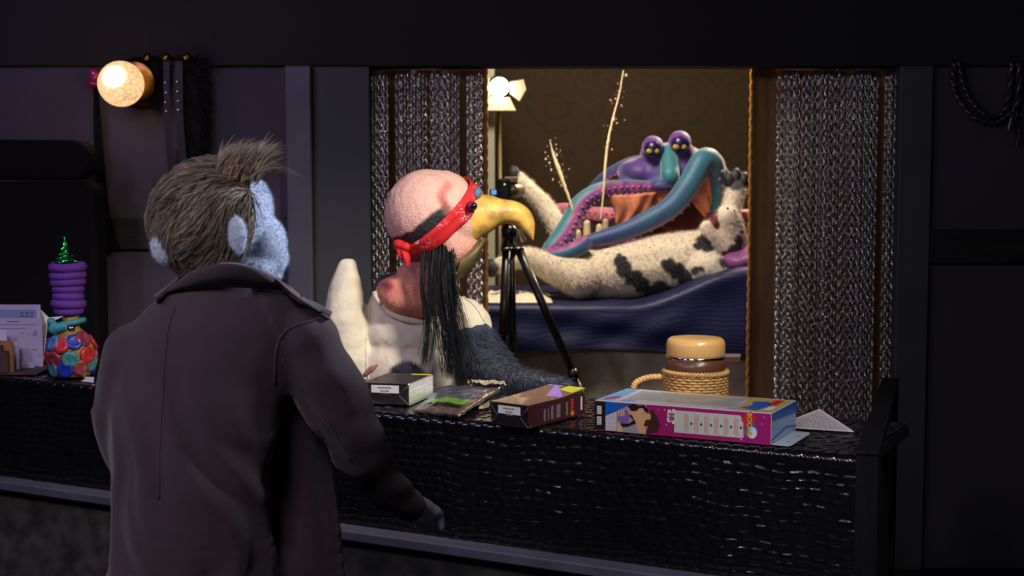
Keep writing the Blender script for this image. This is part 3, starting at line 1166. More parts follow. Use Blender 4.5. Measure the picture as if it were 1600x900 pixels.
def hand(w, fwd, side):
    """palm with four fingers and a thumb leaving its side"""
    fwd = Vector(fwd).normalized()
    sd = Vector((side, 0, 0))
    sd = (sd - fwd * sd.dot(fwd)).normalized()
    dn = Vector((0, 0, -1))
    out = limb((w, 0.020), (w + fwd * 0.028, 0.023), (w + fwd * 0.048, 0.022))
    for k, (o, ln) in enumerate(((-0.019, 0.040), (-0.006, 0.047), (0.007, 0.044), (0.020, 0.034))):
        b = w + fwd * 0.052 + sd * o * 1.15
        m_ = b + fwd * ln * 0.55 + dn * 0.006
        out += limb((b, 0.0090), (m_, 0.0082), (m_ + fwd * ln * 0.35 + dn * 0.020, 0.0074))
    tb = w + fwd * 0.022 - sd * 0.020
    out += limb((tb, 0.010), (tb - sd * 0.018 + fwd * 0.016, 0.009), (tb - sd * 0.022 + fwd * 0.034 + dn * 0.008, 0.008))
    return out


prims = (E(336, 345, GD, 86, 83, 84) + E(395, 328, 2.12, 31, 52, 45) + E(404, 380, 2.11, 44, 48, 45)
         + E(422, 402, 2.13, 29, 28, 34) + E(415, 428, 2.14, 26, 20, 34) + E(366, 415, 2.10, 66, 38, 52)
         + C((352, 430, 2.1, 50), (345, 500, 2.1, 60)) + E(345, 530, 2.1, 95, 40, 50)
         + E(330, 640, 2.1, 90, 140, 60) + E(330, 830, 2.1, 90, 140, 60)
         + C((420, 545, 2.1, 30), (474, 545, 2.1, 32), (525, 632, 2.12, 30), (566, 708, 2.18, 26), (612, 766, 2.27, 20), (648, 792, 2.36, 18))
         + C((260, 560, 2.1, 30), (215, 565, 2.1, 32), (194, 645, 2.1, 28), (208, 730, 2.15, 24), (250, 775, 2.3, 24), (300, 790, 2.44, 18))
         + limb(((xb - 0.07, GD, 0.55), 0.060), ((xb - 0.08, GD, 0.30), 0.045), ((xb - 0.085, GD, 0.07), 0.032))
         + limb(((xb + 0.07, GD, 0.55), 0.060), ((xb + 0.08, GD, 0.30), 0.045), ((xb + 0.085, GD, 0.07), 0.032))
         + hand(wr, (0.25, 0.9, -0.35), 1) + hand(wl, (0.3, 0.9, -0.3), -1))
# ears belong to the head
prims += E(371, 367, 2.012, 15, 32, 13, 4) + E(255, 387, 2.05, 20, 27, 14, 12)
body = blob(prims, 0.0048, 4)
tb_ = bvh(body)
bc = coords(body)
m_felt = M('blue_felt', L(184, 196, 220), 0.9, ns=160, na=0.10, bs=300, bd=0.5, sheen=0.6)
body_copy = body.copy()
put('body', body, m_felt, pm)


def hair_mask(p):
    r = unit(p - np.array(Hc))
    z = (p[:, 2] - Hc.z) / R_
    dt = r @ np.array(fdir)
    near = np.linalg.norm(p - np.array(Hc), axis=1) < R_ * 1.12
    ear1 = np.linalg.norm((p - np.array(P(371, 367, 2.005))) / np.array([0.016, 0.03, 0.032]), axis=1) < 1
    ear2 = np.linalg.norm((p - np.array(P(253, 389, 2.05))) / np.array([0.024, 0.030, 0.028]), axis=1) < 1
    return (dt < -0.02 + 0.40 * z) & (z > -0.84) & near & ~ear1 & ~ear2


fur('felt_fuzz', body_copy, 16000, 0.0045, 0.0008, m_felt, pm, flow=(0.2, 0, -1), lift=0.7, rnd=0.9, k=3,
    mask=lambda c: ((c[:, 2] > P(300, 450, GD).z) & ~hair_mask(c)).astype(float))
# hair: brown under-cap and long strands
crown = P(398, 276, 2.06)
m_hair = M('brown_hair', attr=True, rough=0.7, sheen=0.2)
cap = body_copy.copy()
bm = bmesh.new()
bm.from_mesh(cap)
vm = hair_mask(np.array([v.co[:] for v in bm.verts]))
bmesh.ops.delete(bm, geom=[v for v, k in zip(bm.verts, vm) if not k], context='VERTS')
bm.normal_update()
for v in bm.verts:
    v.co += v.normal * 0.0035
cap = bm_mesh(bm, False)
put('hair_cap', cap.copy(), M('hair_under', L(78, 65, 54), 0.9), pm, kind=None)


def hair_flow(p, q):
    f = unit(p - np.array(crown)) + np.array([-0.25, -0.05, -0.75])
    w = np.array([[nz(a, 16, 1), nz(a, 16, 5), nz(a, 16, 9)] for a in p])
    return unit(f) + 0.9 * w


p, q = sample(cap, 9000)
fl = hair_flow(p, q)
fl = unit(fl - q * (fl * q).sum(1, keepdims=True))
ln = (0.030 + 0.034 * rng.random(len(p)))[:, None]
K = 6
t = np.linspace(0, 1, K)[None]
path = p[:, None] + (q[:, None] * (0.016 * np.sin(t * 2.2))[:, :, None]) + fl[:, None] * (ln * t)[:, :, None]
path += rng.normal(size=(len(p), 1, 3)) * 0.006 * (t ** 2)[:, :, None]
cen = np.array(Hc)
rr = np.linalg.norm(path - cen, axis=2, keepdims=True)
r0 = np.linalg.norm(p - cen, axis=1)[:, None, None]
hi = r0 + (0.003 + 0.013 * rng.random((len(p), 1, 1)) ** 2) * np.sin(np.clip(t * 1.9, 0, 3))[:, :, None] + 0.003
path = cen + (path - cen) / rr * np.clip(rr, r0 * 0.99, hi)
hc = np.array([lerpc(L(78, 66, 55), L(166, 146, 126), min(1, max(0, 0.45 + 0.9 * nz(a, 28) + 0.35 * rng.normal()))) for a in p])
put('hair', strands(path, 0.0019 * (0.6 + 0.7 * rng.random(len(p)))), m_hair, pm, kind='stuff', cols=np.repeat(hc, 2 * (K - 1) + 1, 0))
# swept-up tuft on the crown
nt_ = 3200
base = np.array([tuple(P(335 + 70 * rng.random(), 285 - 22 * rng.random(), 2.04 + 0.10 * rng.random())) for _ in range(nt_)])
up = np.array([0.25, 0.05, 1.0]) * (0.018 + 0.018 * rng.random(nt_))[:, None]
ov = np.array([0.85, 0.3, 0.05]) * (0.010 + 0.026 * rng.random(nt_))[:, None]
t = np.linspace(0, 1, K)
path = base[:, None] + up[:, None] * np.sin(t * 1.6)[None, :, None] + ov[:, None] * (t ** 1.6)[None, :, None] + rng.normal(size=(nt_, 1, 3)) * 0.007 * t[None, :, None]
hc = np.array([lerpc(L(92, 77, 63), L(176, 154, 132), rng.random()) for _ in range(nt_)])
put('hair_tuft', strands(path, 0.0017), m_hair, pm, kind='stuff', cols=np.repeat(hc, 2 * (K - 1) + 1, 0))
sp = []
for k in range(14):
    s = spline([tuple(P(398 + rng.normal() * 3, 280 + rng.normal() * 5, 2.08)), tuple(P(420 + rng.normal() * 3, 266 + rng.normal() * 4, 2.08)), tuple(P(446 + rng.normal() * 4, 267 + rng.normal() * 3, 2.08)), tuple(P(462 + rng.normal() * 7, 280 + rng.normal() * 8, 2.08))], 8)
    sp.append(s)
put('stray_hair', strands(np.array(sp), 0.0011), m_hair, pm, kind='stuff', cols=np.tile(np.array(L(120, 102, 84)[:3]), (14 * 15, 1)))
# face on the far side
fdir = Vector((0.25, 0.96, 0.0)).normalized()
side = Vector((fdir.y, -fdir.x, 0))
m_eye = M('eye_white', L(235, 235, 230), 0.25)
m_pup = M('pupil', L(12, 10, 12), 0.2)
vv, ff = ico(3)
for s in (-1, 1):
    dr = (fdir + side * 0.24 * s + Vector((0, 0, 0.10))).normalized()
    h = tb_.ray_cast(Hc + dr * 0.4, -dr)[0]
    ey = put('eye', mesh(vv * np.array([0.019, 0.019, 0.022]) + np.array(h - dr * 0.004), ff), m_eye, pm)
    put('pupil', mesh(vv * 0.008 + np.array(h + dr * 0.011), ff), m_pup, ey)
    br = [h + Vector((0, 0, 0.03)) + side * s * w_ + dr * 0.004 for w_ in (-0.016, 0, 0.016)]
    tube('eyebrow', br, [0.003, 0.005, 0.003], MATS['hair_under'], pm)
h = tb_.ray_cast(Hc + fdir * 0.4, -(fdir + Vector((0, 0, 0.10))).normalized())[0]
put('nose', mesh(vv * np.array([0.02, 0.02, 0.018]) + np.array(h + fdir * 0.006), ff), m_felt, pm)
ml = []
for a in np.linspace(-0.45, 0.45, 9):
    dr = (fdir + side * a + Vector((0, 0, -0.42 + 0.25 * a * a))).normalized()
    ml.append(tb_.ray_cast(Hc + dr * 0.4, -dr)[0])
tube('mouth', ml, 0.004, M('mouth_dark', L(60, 30, 40), 0.7), pm)

# coat
m_coat = M('plum_coat', L(68, 51, 62), 0.88, spec=0.3, ns=9, na=0.10, bs=420, bd=0.25, sheen=0.25)
def EC(rows_):
    """upright column of flat ellipsoids through (px,py,d,rx,rd)"""
    out = []
    sp_ = spline(rows_, len(rows_) * 5)
    for q in sp_:
        out += E(q[0], q[1], q[2], q[3], 34, q[4])
    return out


prims = (EC([(355, 462, 2.1, 92, 62), (345, 500, 2.1, 132, 82), (325, 560, 2.1, 150, 98), (305, 640, 2.09, 138, 106), (300, 720, 2.085, 132, 110),
             (300, 800, 2.085, 130, 112), (304, 900, 2.09, 138, 116), (310, 1000, 2.09, 148, 120), (312, 1070, 2.09, 152, 122)])
         + EC([(425, 540, 2.14, 80, 70), (440, 640, 2.20, 84, 72), (440, 760, 2.23, 90, 74), (435, 900, 2.20, 100, 90), (430, 1050, 2.16, 108, 105)])
         + C((474, 534, 2.1, 60), (525, 630, 2.12, 55), (562, 705, 2.17, 45), (608, 765, 2.26, 34), (636, 788, 2.32, 30))
         + C((215, 560, 2.1, 60), (192, 640, 2.1, 52), (206, 730, 2.14, 42), (250, 775, 2.3, 34), (288, 787, 2.41, 28)))
coat = blob(prims, 0.0055, 14)
v = coords(coat)
nr = normals(coat)
px_, py_ = proj(v)
dsp = np.zeros(len(v))
for i in range(len(v)):
    p = v[i]
    low = min(1, max(0, (py_[i] - 520) / 250))
    fold = noise.noise(Vector((p[0] * 26 + p[2] * 4 + 2 * noise.noise(Vector(p) * 5), p[1] * 12, p[2] * 3.5)))
    cross = noise.noise(Vector((p[0] * 9 - p[2] * 9, p[1] * 9, p[2] * 20 + p[0] * 9 + 7)))
    arm = 1.0 if px_[i] > 440 + (py_[i] - 540) * 0.45 else 0.0
    dsp[i] = 0.018 * fold * low * (1 - 0.75 * arm) + 0.0055 * cross * (0.35 + 1.4 * arm)
    # raised seams: yoke, armhole and side pleat
    if p[1] < 2.1:
        dsp[i] += 0.0
v = v + nr * dsp[:, None]
set_coords(coat, v)
tcoat = bvh(coat)
coat_o = put('coat', coat, m_coat, pm)


def seam(pl, r=0.0013, par=None, name='seam', off=0.0004, n=40, mat=m_coat):
    s = spline(pl, n)
    pts = [hit(tcoat, x, y, off) for x, y in s]
    pts = [p for p in pts if p is not None]
    return tube(name, pts, r, mat, par or coat_o, seg=6)


seam([(275, 475), (262, 520), (255, 600), (250, 700), (248, 780)])
seam([(500, 498), (450, 515), (432, 545), (428, 600)], 0.0020)
seam([(440, 560), (470, 610), (510, 660), (550, 720)], 0.0014)
# collar
top = [(276, 446, 2.12), (287, 432, 2.055), (312, 418, 2.02), (352, 412, 2.005), (395, 418, 2.015), (432, 434, 2.05), (452, 450, 2.11), (455, 458, 2.17)]
bot = [(246, 474, 2.14), (258, 464, 2.06), (298, 456, 2.00), (352, 453, 1.98), (410, 455, 1.985), (462, 464, 2.02), (514, 493, 2.09), (500, 497, 2.17)]
T_ = spline([tuple(P(*a)) for a in top], 36)
B_ = []
for q in spline(bot, 36):
    h = hit(tcoat, q[0], q[1], 0.005)
    B_.append(tuple(h) if h is not None and abs(h.y - q[2]) < 0.12 else tuple(P(*q)))
B_ = np.array(B_)
vs, fs = [], []
for a, b in zip(T_, B_):
    for u in np.linspace(0, 1, 7):
        c = a * (1 - u) + b * u
        c = c + np.array([0, -1, 0]) * 0.010 * math.sin(u * PI)
        vs.append(c)
for i in range(35):
    for j in range(6):
        a = i * 7 + j
        fs.append((a, a + 1, a + 8, a + 7))
cme = mesh(vs, fs)
bm = bmesh.new()
bm.from_mesh(cme)
bmesh.ops.solidify(bm, geom=bm.faces[:], thickness=0.006)
put('collar', bm_mesh(bm), m_coat, coat_o)
m_trs = M('trousers', L(40, 38, 44), 0.8, ns=20, na=0.2)
trs = blob(limb(((xb - 0.07, GD, 0.52), 0.075), ((xb - 0.08, GD, 0.30), 0.058), ((xb - 0.085, GD, 0.09), 0.050))
           + limb(((xb + 0.07, GD, 0.52), 0.075), ((xb + 0.08, GD, 0.30), 0.058), ((xb + 0.085, GD, 0.09), 0.050)) + W3((xb, GD, 0.52), (0.13, 0.09, 0.08)), 0.009, 4)
put('trousers', trs, m_trs, pm)
for s in (-1, 1):
    sh = blob(limb(((xb + s * 0.085, GD - 0.03, 0.045), 0.042), ((xb + s * 0.095, GD + 0.10, 0.038), 0.036)) + W3((xb + s * 0.09, GD + 0.03, 0.018), (0.045, 0.10, 0.017)), 0.007, 3)
    put('shoe', sh, m_leather, pm)

# ------------------------------------------------------------------ bird puppet with the red bandana
BD = 3.52
bp_ = thing('bird_puppet', (PX(645, BD), BD, 0.0), 'pink bald bird puppet with yellow hooked beak and red bandana behind the counter', 'puppet')
skin = blob(E(668, 334, 3.42, 68, 70, 68) + E(690, 322, 3.42, 54, 56, 62) + E(712, 384, 3.40, 36, 42, 42) + E(728, 348, 3.40, 20, 36, 42) + E(735, 310, 3.40, 14, 18, 26)
            + C((672, 395, 3.44, 34), (655, 430, 3.46, 33), (645, 470, 3.48, 44)) + C((690, 410, 3.42, 24), (668, 450, 3.44, 20), (655, 480, 3.42, 18))
            + E(646, 470, 3.45, 52, 26, 44, -6) + E(620, 456, 3.46, 34, 26, 34)
            + E(648, 560, BD, 60, 80, 40) + limb(((PX(640, BD), BD, 0.72), 0.07), ((PX(640, BD), BD, 0.50), 0.07))
            + limb(((PX(620, BD), BD, 0.5), 0.05), ((PX(615, BD), BD - 0.02, 0.05), 0.025), ((PX(615, BD), BD - 0.10, 0.022), 0.02))
            + limb(((PX(660, BD), BD, 0.5), 0.05), ((PX(668, BD), BD - 0.02, 0.05), 0.025), ((PX(668, BD), BD - 0.10, 0.022), 0.02)), 0.0065, 5)
v = coords(skin)
nr = normals(skin)
pxs, pys = proj(v)
d_ = np.array([0.0022 * max(0, nz(a, 75)) + 0.0016 * max(0, nz(a, 150, 4)) for a in v])
v = v + nr * d_[:, None]
set_coords(skin, v)
tsk = bvh(skin)
e1 = Vector((0.775, 0.0, 0.63)).normalized()
ka = Vector((-0.60, -0.30, 0.74))
ka = (ka - e1 * ka.dot(e1)).normalized()
e2 = ka.cross(e1)
bcen = P(686, 338, 3.42)
rel = v - np.array(bcen)
hk_ = rel @ np.array(ka)
ae = rel @ np.array(e1)
cols = np.zeros((len(v), 3))
for i in range(len(v)):
    t = min(1, max(0, (pys[i] - 330) / 120))
    c = lerpc(L(224, 178, 162), L(204, 128, 106), t)
    b = nz(v[i], 22, 3)
    if b > 0.28:
        c = lerpc(c, L(196, 100, 96), min(1, (b - 0.28) * 3))
    edge = 0.006 * nz(v[i], 60, 8)
    if 0.0 < hk_[i] + edge < 0.046 and -0.12 < ae[i] < 0.045 and pys[i] < 400:
        k = min(1, max(0, (0.046 - hk_[i] - edge) / 0.006)) * min(1, max(0, (0.045 - ae[i]) / 0.03))
        c = lerpc(c, L(30, 28, 32), k)
    cols[i] = c
put('body', skin, M('pink_skin', attr=True, rough=0.7, ns=60, na=0.10, bs=190, bd=0.9, bdist=0.003), bp_, cols=cols)
# bandana
NB = 90
rows = np.linspace(-0.026, 0.018, 8)
vs, fs = [], []
for h_ in rows:
    for i in range(NB):
        a = 2 * PI * i / NB
        dr = e1 * math.cos(a) + e2 * math.sin(a)
        o = bcen + ka * (h_ + 0.006 * math.cos(a))
        hh = tsk.ray_cast(o + dr * 0.16, -dr)[0]
        r0 = (hh - o).length if hh else 0.09
        vs.append([o, dr, r0])
rad = np.array([x[2] for x in vs]).reshape(len(rows), NB)
for _ in range(3):
    rad = (np.roll(rad, 1, 1) + rad + np.roll(rad, -1, 1)) / 3
verts = []
for j in range(len(rows)):
    for i in range(NB):
        o, dr, _ = vs[j * NB + i]
        verts.append(o + dr * (rad[j, i] + 0.006 + 0.0015 * math.sin(j * 2.0 + i * 0.15)))
for j in range(len(rows) - 1):
    for i in range(NB):
        k = (i + 1) % NB
        fs.append((j * NB + i, j * NB + k, (j + 1) * NB + k, (j + 1) * NB + i))
bm = bmesh.new()
bm.from_mesh(mesh(verts, fs))
bmesh.ops.solidify(bm, geom=bm.faces[:], thickness=-0.004)
m_band = bpy.data.materials.new('red_bandana')
m_band.use_nodes = True
nt = m_band.node_tree
bs_ = nt.nodes['Principled BSDF']
bs_.inputs['Roughness'].default_value = 0.75
tc = nt.nodes.new('ShaderNodeTexCoord')
vo = nt.nodes.new('ShaderNodeTexVoronoi')
vo.inputs['Scale'].default_value = 62
nt.links.new(tc.outputs['Object'], vo.inputs['Vector'])
s1 = nt.nodes.new('ShaderNodeMath')
s1.operation = 'MULTIPLY'
s1.inputs[1].default_value = 16
nt.links.new(vo.outputs['Distance'], s1.inputs[0])
s2 = nt.nodes.new('ShaderNodeMath')
s2.operation = 'SINE'
nt.links.new(s1.outputs[0], s2.inputs[0])
vn = nt.nodes.new('ShaderNodeTexNoise')
vn.inputs['Scale'].default_value = 16
nt.links.new(tc.outputs['Object'], vn.inputs['Vector'])
s3 = nt.nodes.new('ShaderNodeMath')
s3.operation = 'MULTIPLY'
nt.links.new(s2.outputs[0], s3.inputs[0])
nt.links.new(vn.outputs['Fac'], s3.inputs[1])
cr = nt.nodes.new('ShaderNodeValToRGB')
cr.color_ramp.elements[0].position = 0.52
cr.color_ramp.elements[0].color = L(206, 26, 34)
cr.color_ramp.elements[1].position = 0.60
cr.color_ramp.elements[1].color = L(232, 190, 188)
nt.links.new(s3.outputs[0], cr.inputs[0])
nt.links.new(cr.outputs[0], bs_.inputs['Base Color'])
ban = put('bandana', bm_mesh(bm), m_band, bp_)
m_red = M('plain_red', L(200, 26, 34), 0.75, ns=20, na=0.15)
kn = blob(E(626, 383, 3.36, 13, 9, 12, -20) + E(634, 386, 3.35, 9, 8, 10), 0.004, 3)
put('knot', kn, m_red, ban)
for pl in ([(630, 388, 3.35, 6), (636, 402, 3.34, 7), (638, 418, 3.34, 3)], [(624, 386, 3.35, 5), (627, 396, 3.345, 7), (632, 408, 3.34, 3)]):
    s = spline(pl, 12)
    v_, f_, _, _ = sweep([P(*q[:3]) for q in s], [q[3] * q[2] / FPX for q in s], 8, 0.3)
    put('tail', mesh(v_, f_), m_red, ban)


def beak(name, T, B, w, d, mat, par=bp_):
    Tn, Bn = spline([(a, b, c) for (a, b), c in zip(T, w)], 40), spline(B, 40)
    vs, fs = [], []
    sg = 20
    for tq, bq in zip(Tn, Bn):
        a, b = P(tq[0], tq[1], d), P(bq[0], bq[1], d)
        c, ax = (a + b) / 2, (a - b) / 2
        for k in range(sg):
            an = 2 * PI * k / sg
            vs.append(c + ax * math.cos(an) + Vector((0, max(tq[2], 1.0) * d / FPX * math.sin(an), 0)))
    for i in range(39):
        for k in range(sg):
            k2 = (k + 1) % sg
            fs.append((i * sg + k, i * sg + k2, (i + 1) * sg + k2, (i + 1) * sg + k))
    fs += [tuple(range(sg))[::-1], tuple(range(39 * sg, 40 * sg))]
    me = mesh(vs, fs)
    bm = bmesh.new()
    bm.from_mesh(me)
    return put(name, bm_mesh(bm), mat, par)


m_beak = M('beak_yellow', L(222, 176, 84), 0.5, ns=24, na=0.5, bs=50, bd=0.5, bdist=0.004, coat=0.2)
beak('upper_beak', [(736, 298), (750, 302), (768, 306), (786, 311), (805, 314), (822, 323), (832, 336), (836, 352), (834, 374)],
     [(736, 386), (750, 373), (766, 363), (780, 353), (794, 350), (808, 354), (818, 362), (826, 369), (833, 376)], [36, 34, 31, 28, 25, 20, 14, 8, 2], 3.40, m_beak)
beak('lower_beak', [(724, 386), (738, 381), (749, 376), (757, 371)], [(712, 440), (734, 424), (749, 402), (759, 376)], [30, 27, 20, 8], 3.385, M('beak_shaded', L(92, 80, 40), 0.5, ns=30, na=0.3))  # dark olive colour holds the shade below the upper beak
vv, ff = ico(3)
put('cere', mesh(*[(a, b) for a, b in E(745, 303, 3.375, 8, 11, 14, -20)][0]), M('cere_blue', L(108, 122, 150), 0.6, ns=40, na=0.2), bp_)
ey = put('eye', mesh(*E(737, 322, 3.335, 9, 8, 9)[0]), M('eye_magenta', L(120, 24, 70), 0.6), bp_)
put('pupil', mesh(*E(740, 322, 3.312, 5, 5, 4)[0]), m_pup, ey)
# black locks under the bandana
locks = [([(664, 378), (660, 440), (668, 505), (661, 575)], 7, 60), ([(674, 380), (672, 450), (678, 520), (668, 580)], 5, 14),
         ([(688, 374), (686, 450), (698, 530), (704, 596)], 15, 120), ([(700, 366), (702, 450), (712, 530), (716, 596)], 16, 130),
         ([(704, 362), (708, 440), (722, 500), (734, 560)], 12, 24), ([(680, 378), (674, 450), (684, 540), (692, 590)], 16, 24)]
lp = []
for pl, wd, n in locks:
    for _ in range(n * 2):
        j = rng.normal() * wd * 0.45
        j2 = rng.normal() * wd * 0.5
        dd = 3.315 + 0.02 * rng.random()
        end = 1 - 0.25 * rng.random() ** 2
        s = spline([tuple(P(x + j * (1 - u) * 0.7 + j2 * u + 2.0 * rng.normal() * u, y, dd + 0.005 * u + (0.032 if u == 0 else 0))) for (x, y), u in zip(pl, (0, 0.3, 0.7, 1.0))], 12)
        lp.append(s)
put('hair_locks', strands(np.array(lp), 0.0014), M('black_hair', L(22, 24, 28), 0.6, spec=0.25), bp_, kind='stuff')
# shirt
m_shirt = M('cream_jersey', L(222, 210, 186), 0.9, ns=14, na=0.06, bs=20, bd=0.6, bdist=0.012, sheen=0.2)
shirt = blob(E(652, 520, BD, 84, 46, 62) + E(648, 570, BD, 90, 60, 66) + E(645, 650, BD, 94, 70, 68)
             + C((600, 480, 3.53, 26), (580, 560, 3.53, 30)) + C((700, 490, 3.50, 32), (726, 498, 3.49, 33), (736, 508, 3.48, 34))
             + C((543, 418, 3.50, 16), (540, 450, 3.50, 25), (540, 500, 3.50, 35), (550, 560, 3.51, 42), (570, 600, 3.52, 40)), 0.0062, 4)
v = coords(shirt)
nr = normals(shirt)
pxs, pys = proj(v)
dd = np.zeros(len(v))
for i, p in enumerate(v):
    wr_ = noise.noise(Vector((p[0] * 7 + p[2] * 9, p[1] * 8, p[2] * 17 - p[0] * 24)))
    amt = 0.0042 if pxs[i] < 600 else 0.0034
    dd[i] = amt * (1 - abs(wr_) * 2.2)
set_coords(shirt, v + nr * dd[:, None])
tsh = bvh(shirt)
sh_o = put('t_shirt', shirt, m_shirt, bp_)


def on_shirt(pl, r, name, mat, n=40, off=0.002):
    pts = [hit(tsh2, x, y, off) for x, y in spline(pl, n)]
    pts = [p for p in pts if p is not None]
    return tube(name, pts, r, mat, sh_o, seg=8)


tsh2 = BVHTree.FromPolygons([v.co + BASE[bp_] for v in shirt.vertices] + [v.co + BASE[bp_] for v in skin.vertices],
                            [list(p.vertices) for p in shirt.polygons] + [[i + len(shirt.vertices) for i in p.vertices] for p in skin.polygons])
on_shirt([(585, 446), (592, 468), (612, 488), (645, 500), (680, 500), (704, 488), (716, 466)], 0.0085, 'neckband', m_shirt)
on_shirt([(722, 462), (742, 480), (756, 502)], 0.0012, 'shoulder_seam', m_shirt)
on_shirt([(580, 478), (572, 520), (572, 560), (578, 600)], 0.0014, 'sleeve_seam', m_shirt)
# navy fur: arm, hand, collar fringe
m_navyfur = M('navy_fur', L(40, 48, 68), 0.8, ns=40, na=0.2, sheen=0.3)
arm = blob(C((738, 522, 3.47, 33), (752, 556, 3.45, 37), (772, 580, 3.40, 33), (800, 596, 3.30, 22), (840, 600, 3.20, 16), (868, 603, 3.13, 13))
           + C((862, 601, 3.14, 10), (884, 603, 3.08, 7), (898, 608, 3.05, 5)) + C((860, 606, 3.13, 9), (878, 611, 3.07, 6)) + C((852, 598, 3.15, 9), (872, 596, 3.10, 6)), 0.006, 3)
arm_c = arm.copy()
ar = put('wing_arm', arm, m_navyfur, bp_)
fur('arm_fur', arm_c, 9000, 0.016, 0.0017, m_navyfur, bp_, flow=(0.7, -0.3, -0.6), lift=0.35, rnd=0.5, k=4,
    mask=lambda c: (proj(c)[1] > 522 - (proj(c)[0] - 700) * 0.15).astype(float))
hf = blob(C((622, 584, 3.40, 10), (636, 580, 3.38, 11), (650, 584, 3.38, 9)), 0.005, 2)
hf_c = hf.copy()
put('wing_hand', hf, m_navyfur, bp_)
fur('hand_fur', hf_c, 1500, 0.014, 0.0016, m_navyfur, bp_, flow=(0, 0, 1), lift=0.6, rnd=0.8, k=3)
put('fur_ruff', blob(C((588, 456, 3.50, 9), (598, 440, 3.50, 11), (618, 434, 3.51, 10), (640, 436, 3.53, 8)), 0.005, 3), m_navyfur, bp_)

# ------------------------------------------------------------------ cow puppet lying on the bed
CD = 5.50
cow = thing('cow_puppet', (PX(1000, CD), CD, BZ + 0.004), 'white plush cow puppet with black patches lying on its back on the bed', 'puppet')
legs_near = C((900, 432, 5.43, 31), (862, 418, 5.42, 24), (826, 402, 5.41, 17), (800, 408, 5.40, 14), (778, 416, 5.39, 13))
cprims = (C((905, 430, CD, 33), (960, 424, CD, 41), (1030, 414, CD, 48), (1090, 402, CD, 43), (1125, 395, CD, 32)) + E(904, 434, 5.43, 34, 31, 32)
          + legs_near
          + C((890, 400, 5.56, 24), (874, 358, 5.57, 17), (848, 318, 5.58, 15), (822, 292, 5.58, 13), (806, 278, 5.58, 13))
          + C((1090, 420, 5.43, 26), (1110, 416, 5.38, 23), (1122, 428, 5.37, 17)) + C((1125, 375, 5.58, 18), (1142, 330, 5.58, 15), (1150, 296, 5.58, 16), (1150, 285, 5.58, 14))
          + E(1140, 384, 5.49, 29, 32, 30) + C((1142, 378, 5.46, 26), (1141, 352, 5.43, 21), (1136, 337, 5.41, 18)) + C((1125, 382, 5.45, 20), (1110, 366, 5.42, 14), (1104, 355, 5.41, 11))
          + E(1161, 384, 5.50, 8, 16, 8) + E(915, 396, 5.53, 30, 12, 24))
cowm = blob(cprims, 0.0085, 4)
v = coords(cowm)
pxs, pys = proj(v)
spots = [(968, 408, 11), (976, 421, 14), (990, 434, 14), (1003, 446, 13), (1018, 456, 13), (1038, 456, 13), (1028, 446, 10), (1046, 415, 12), (1058, 424, 13),
         (1070, 434, 13), (1086, 423, 8), (1097, 420, 5), (1078, 446, 10), (1098, 378, 11), (1106, 384, 9), (1091, 384, 6), (1156, 376, 9), (1150, 390, 11), (1138, 400, 12), (1131, 409, 9)]


def cow_col(p):
    x, y = proj(p)
    m_ = np.zeros(len(p))
    w = np.array([nz(a, 40, 2) for a in p])
    for sx, sy, sr in spots:
        d = np.hypot(x - sx, y - sy) + w * 5
        m_ = np.maximum(m_, np.clip((sr - d) / 2.0 + 0.5, 0, 1) * (p[:, 1] < CD + 0.02))
    for cx, cy, rr in ((803, 271, 9), (768, 419, 11), (1150, 283, 15)):
        d = np.hypot(x - cx, y - cy)
        m_ = np.maximum(m_, np.clip((rr - d) / 3 + 0.5, 0, 1) * 0.9)
    return (1 - m_)[:, None] * np.array(L(222, 208, 188)[:3]) + m_[:, None] * np.array(L(30, 28, 34)[:3])


cc = cow_col(v)
m_cow = M('cow_plush', attr=True, rough=0.9, bs=160, bd=0.5, sheen=0.4)
cow_c = cowm.copy()
tcow = bvh(cowm)
put('body', cowm, m_cow, cow, cols=cc)
fur('plush_fur', cow_c, 26000, 0.013, 0.0022, m_cow, cow, flow=(0.4, -0.2, -0.3), lift=0.55, rnd=0.9, k=3, colf=cow_col)
m_hoof = M('hoof_slate', L(30, 26, 34), 0.6, ns=30, na=0.2)
put('hoof', blob(E(803, 272, 5.575, 10, 14, 10, 10), 0.004, 2), m_hoof, cow)
put('hoof', blob(E(768, 419, 5.39, 12, 15, 12), 0.004, 2), m_hoof, cow)
put('hoof', blob(E(1140, 281, 5.57, 10, 13, 10, 10) + E(1150, 276, 5.57, 9, 14, 10) + E(1162, 281, 5.57, 9, 13, 10, -12), 0.004, 2), m_hoof, cow)
m_mouth = M('cow_mouth', L(96, 34, 30), 0.5)
h = hit(tcow, 1120, 344)
mo = mesh(*E(1119, 345, (h.y if h else 5.45) - 0.002, 8.5, 17, 8, -14)[0])
put('mouth', mo, m_mouth, cow)
for x, y in ((1137, 326), (1147, 330)):
    h = hit(tcow, x, y)
    if h:
        put('nostril', mesh(vv * np.array([0.005, 0.004, 0.006]) + np.array(h), ff), m_mouth, cow)
h = hit(tcow, 1158, 362)
if h:
    put('eye', mesh(vv * 0.008 + np.array(h), ff), m_pup, cow)
m_teat = M('teat_cream', L(214, 190, 150), 0.7, ns=30, na=0.1)
for pl in (((903, 392, 5.52, 8), (902, 364, 5.50, 6.5)), ((917, 390, 5.53, 7), (917, 349, 5.52, 6)), ((935, 388, 5.53, 7), (937, 355, 5.52, 6)), ((946, 386, 5.56, 6), (946, 346, 5.55, 5))):
    put('teat', blob(C(*pl), 0.004, 2), m_teat, cow)
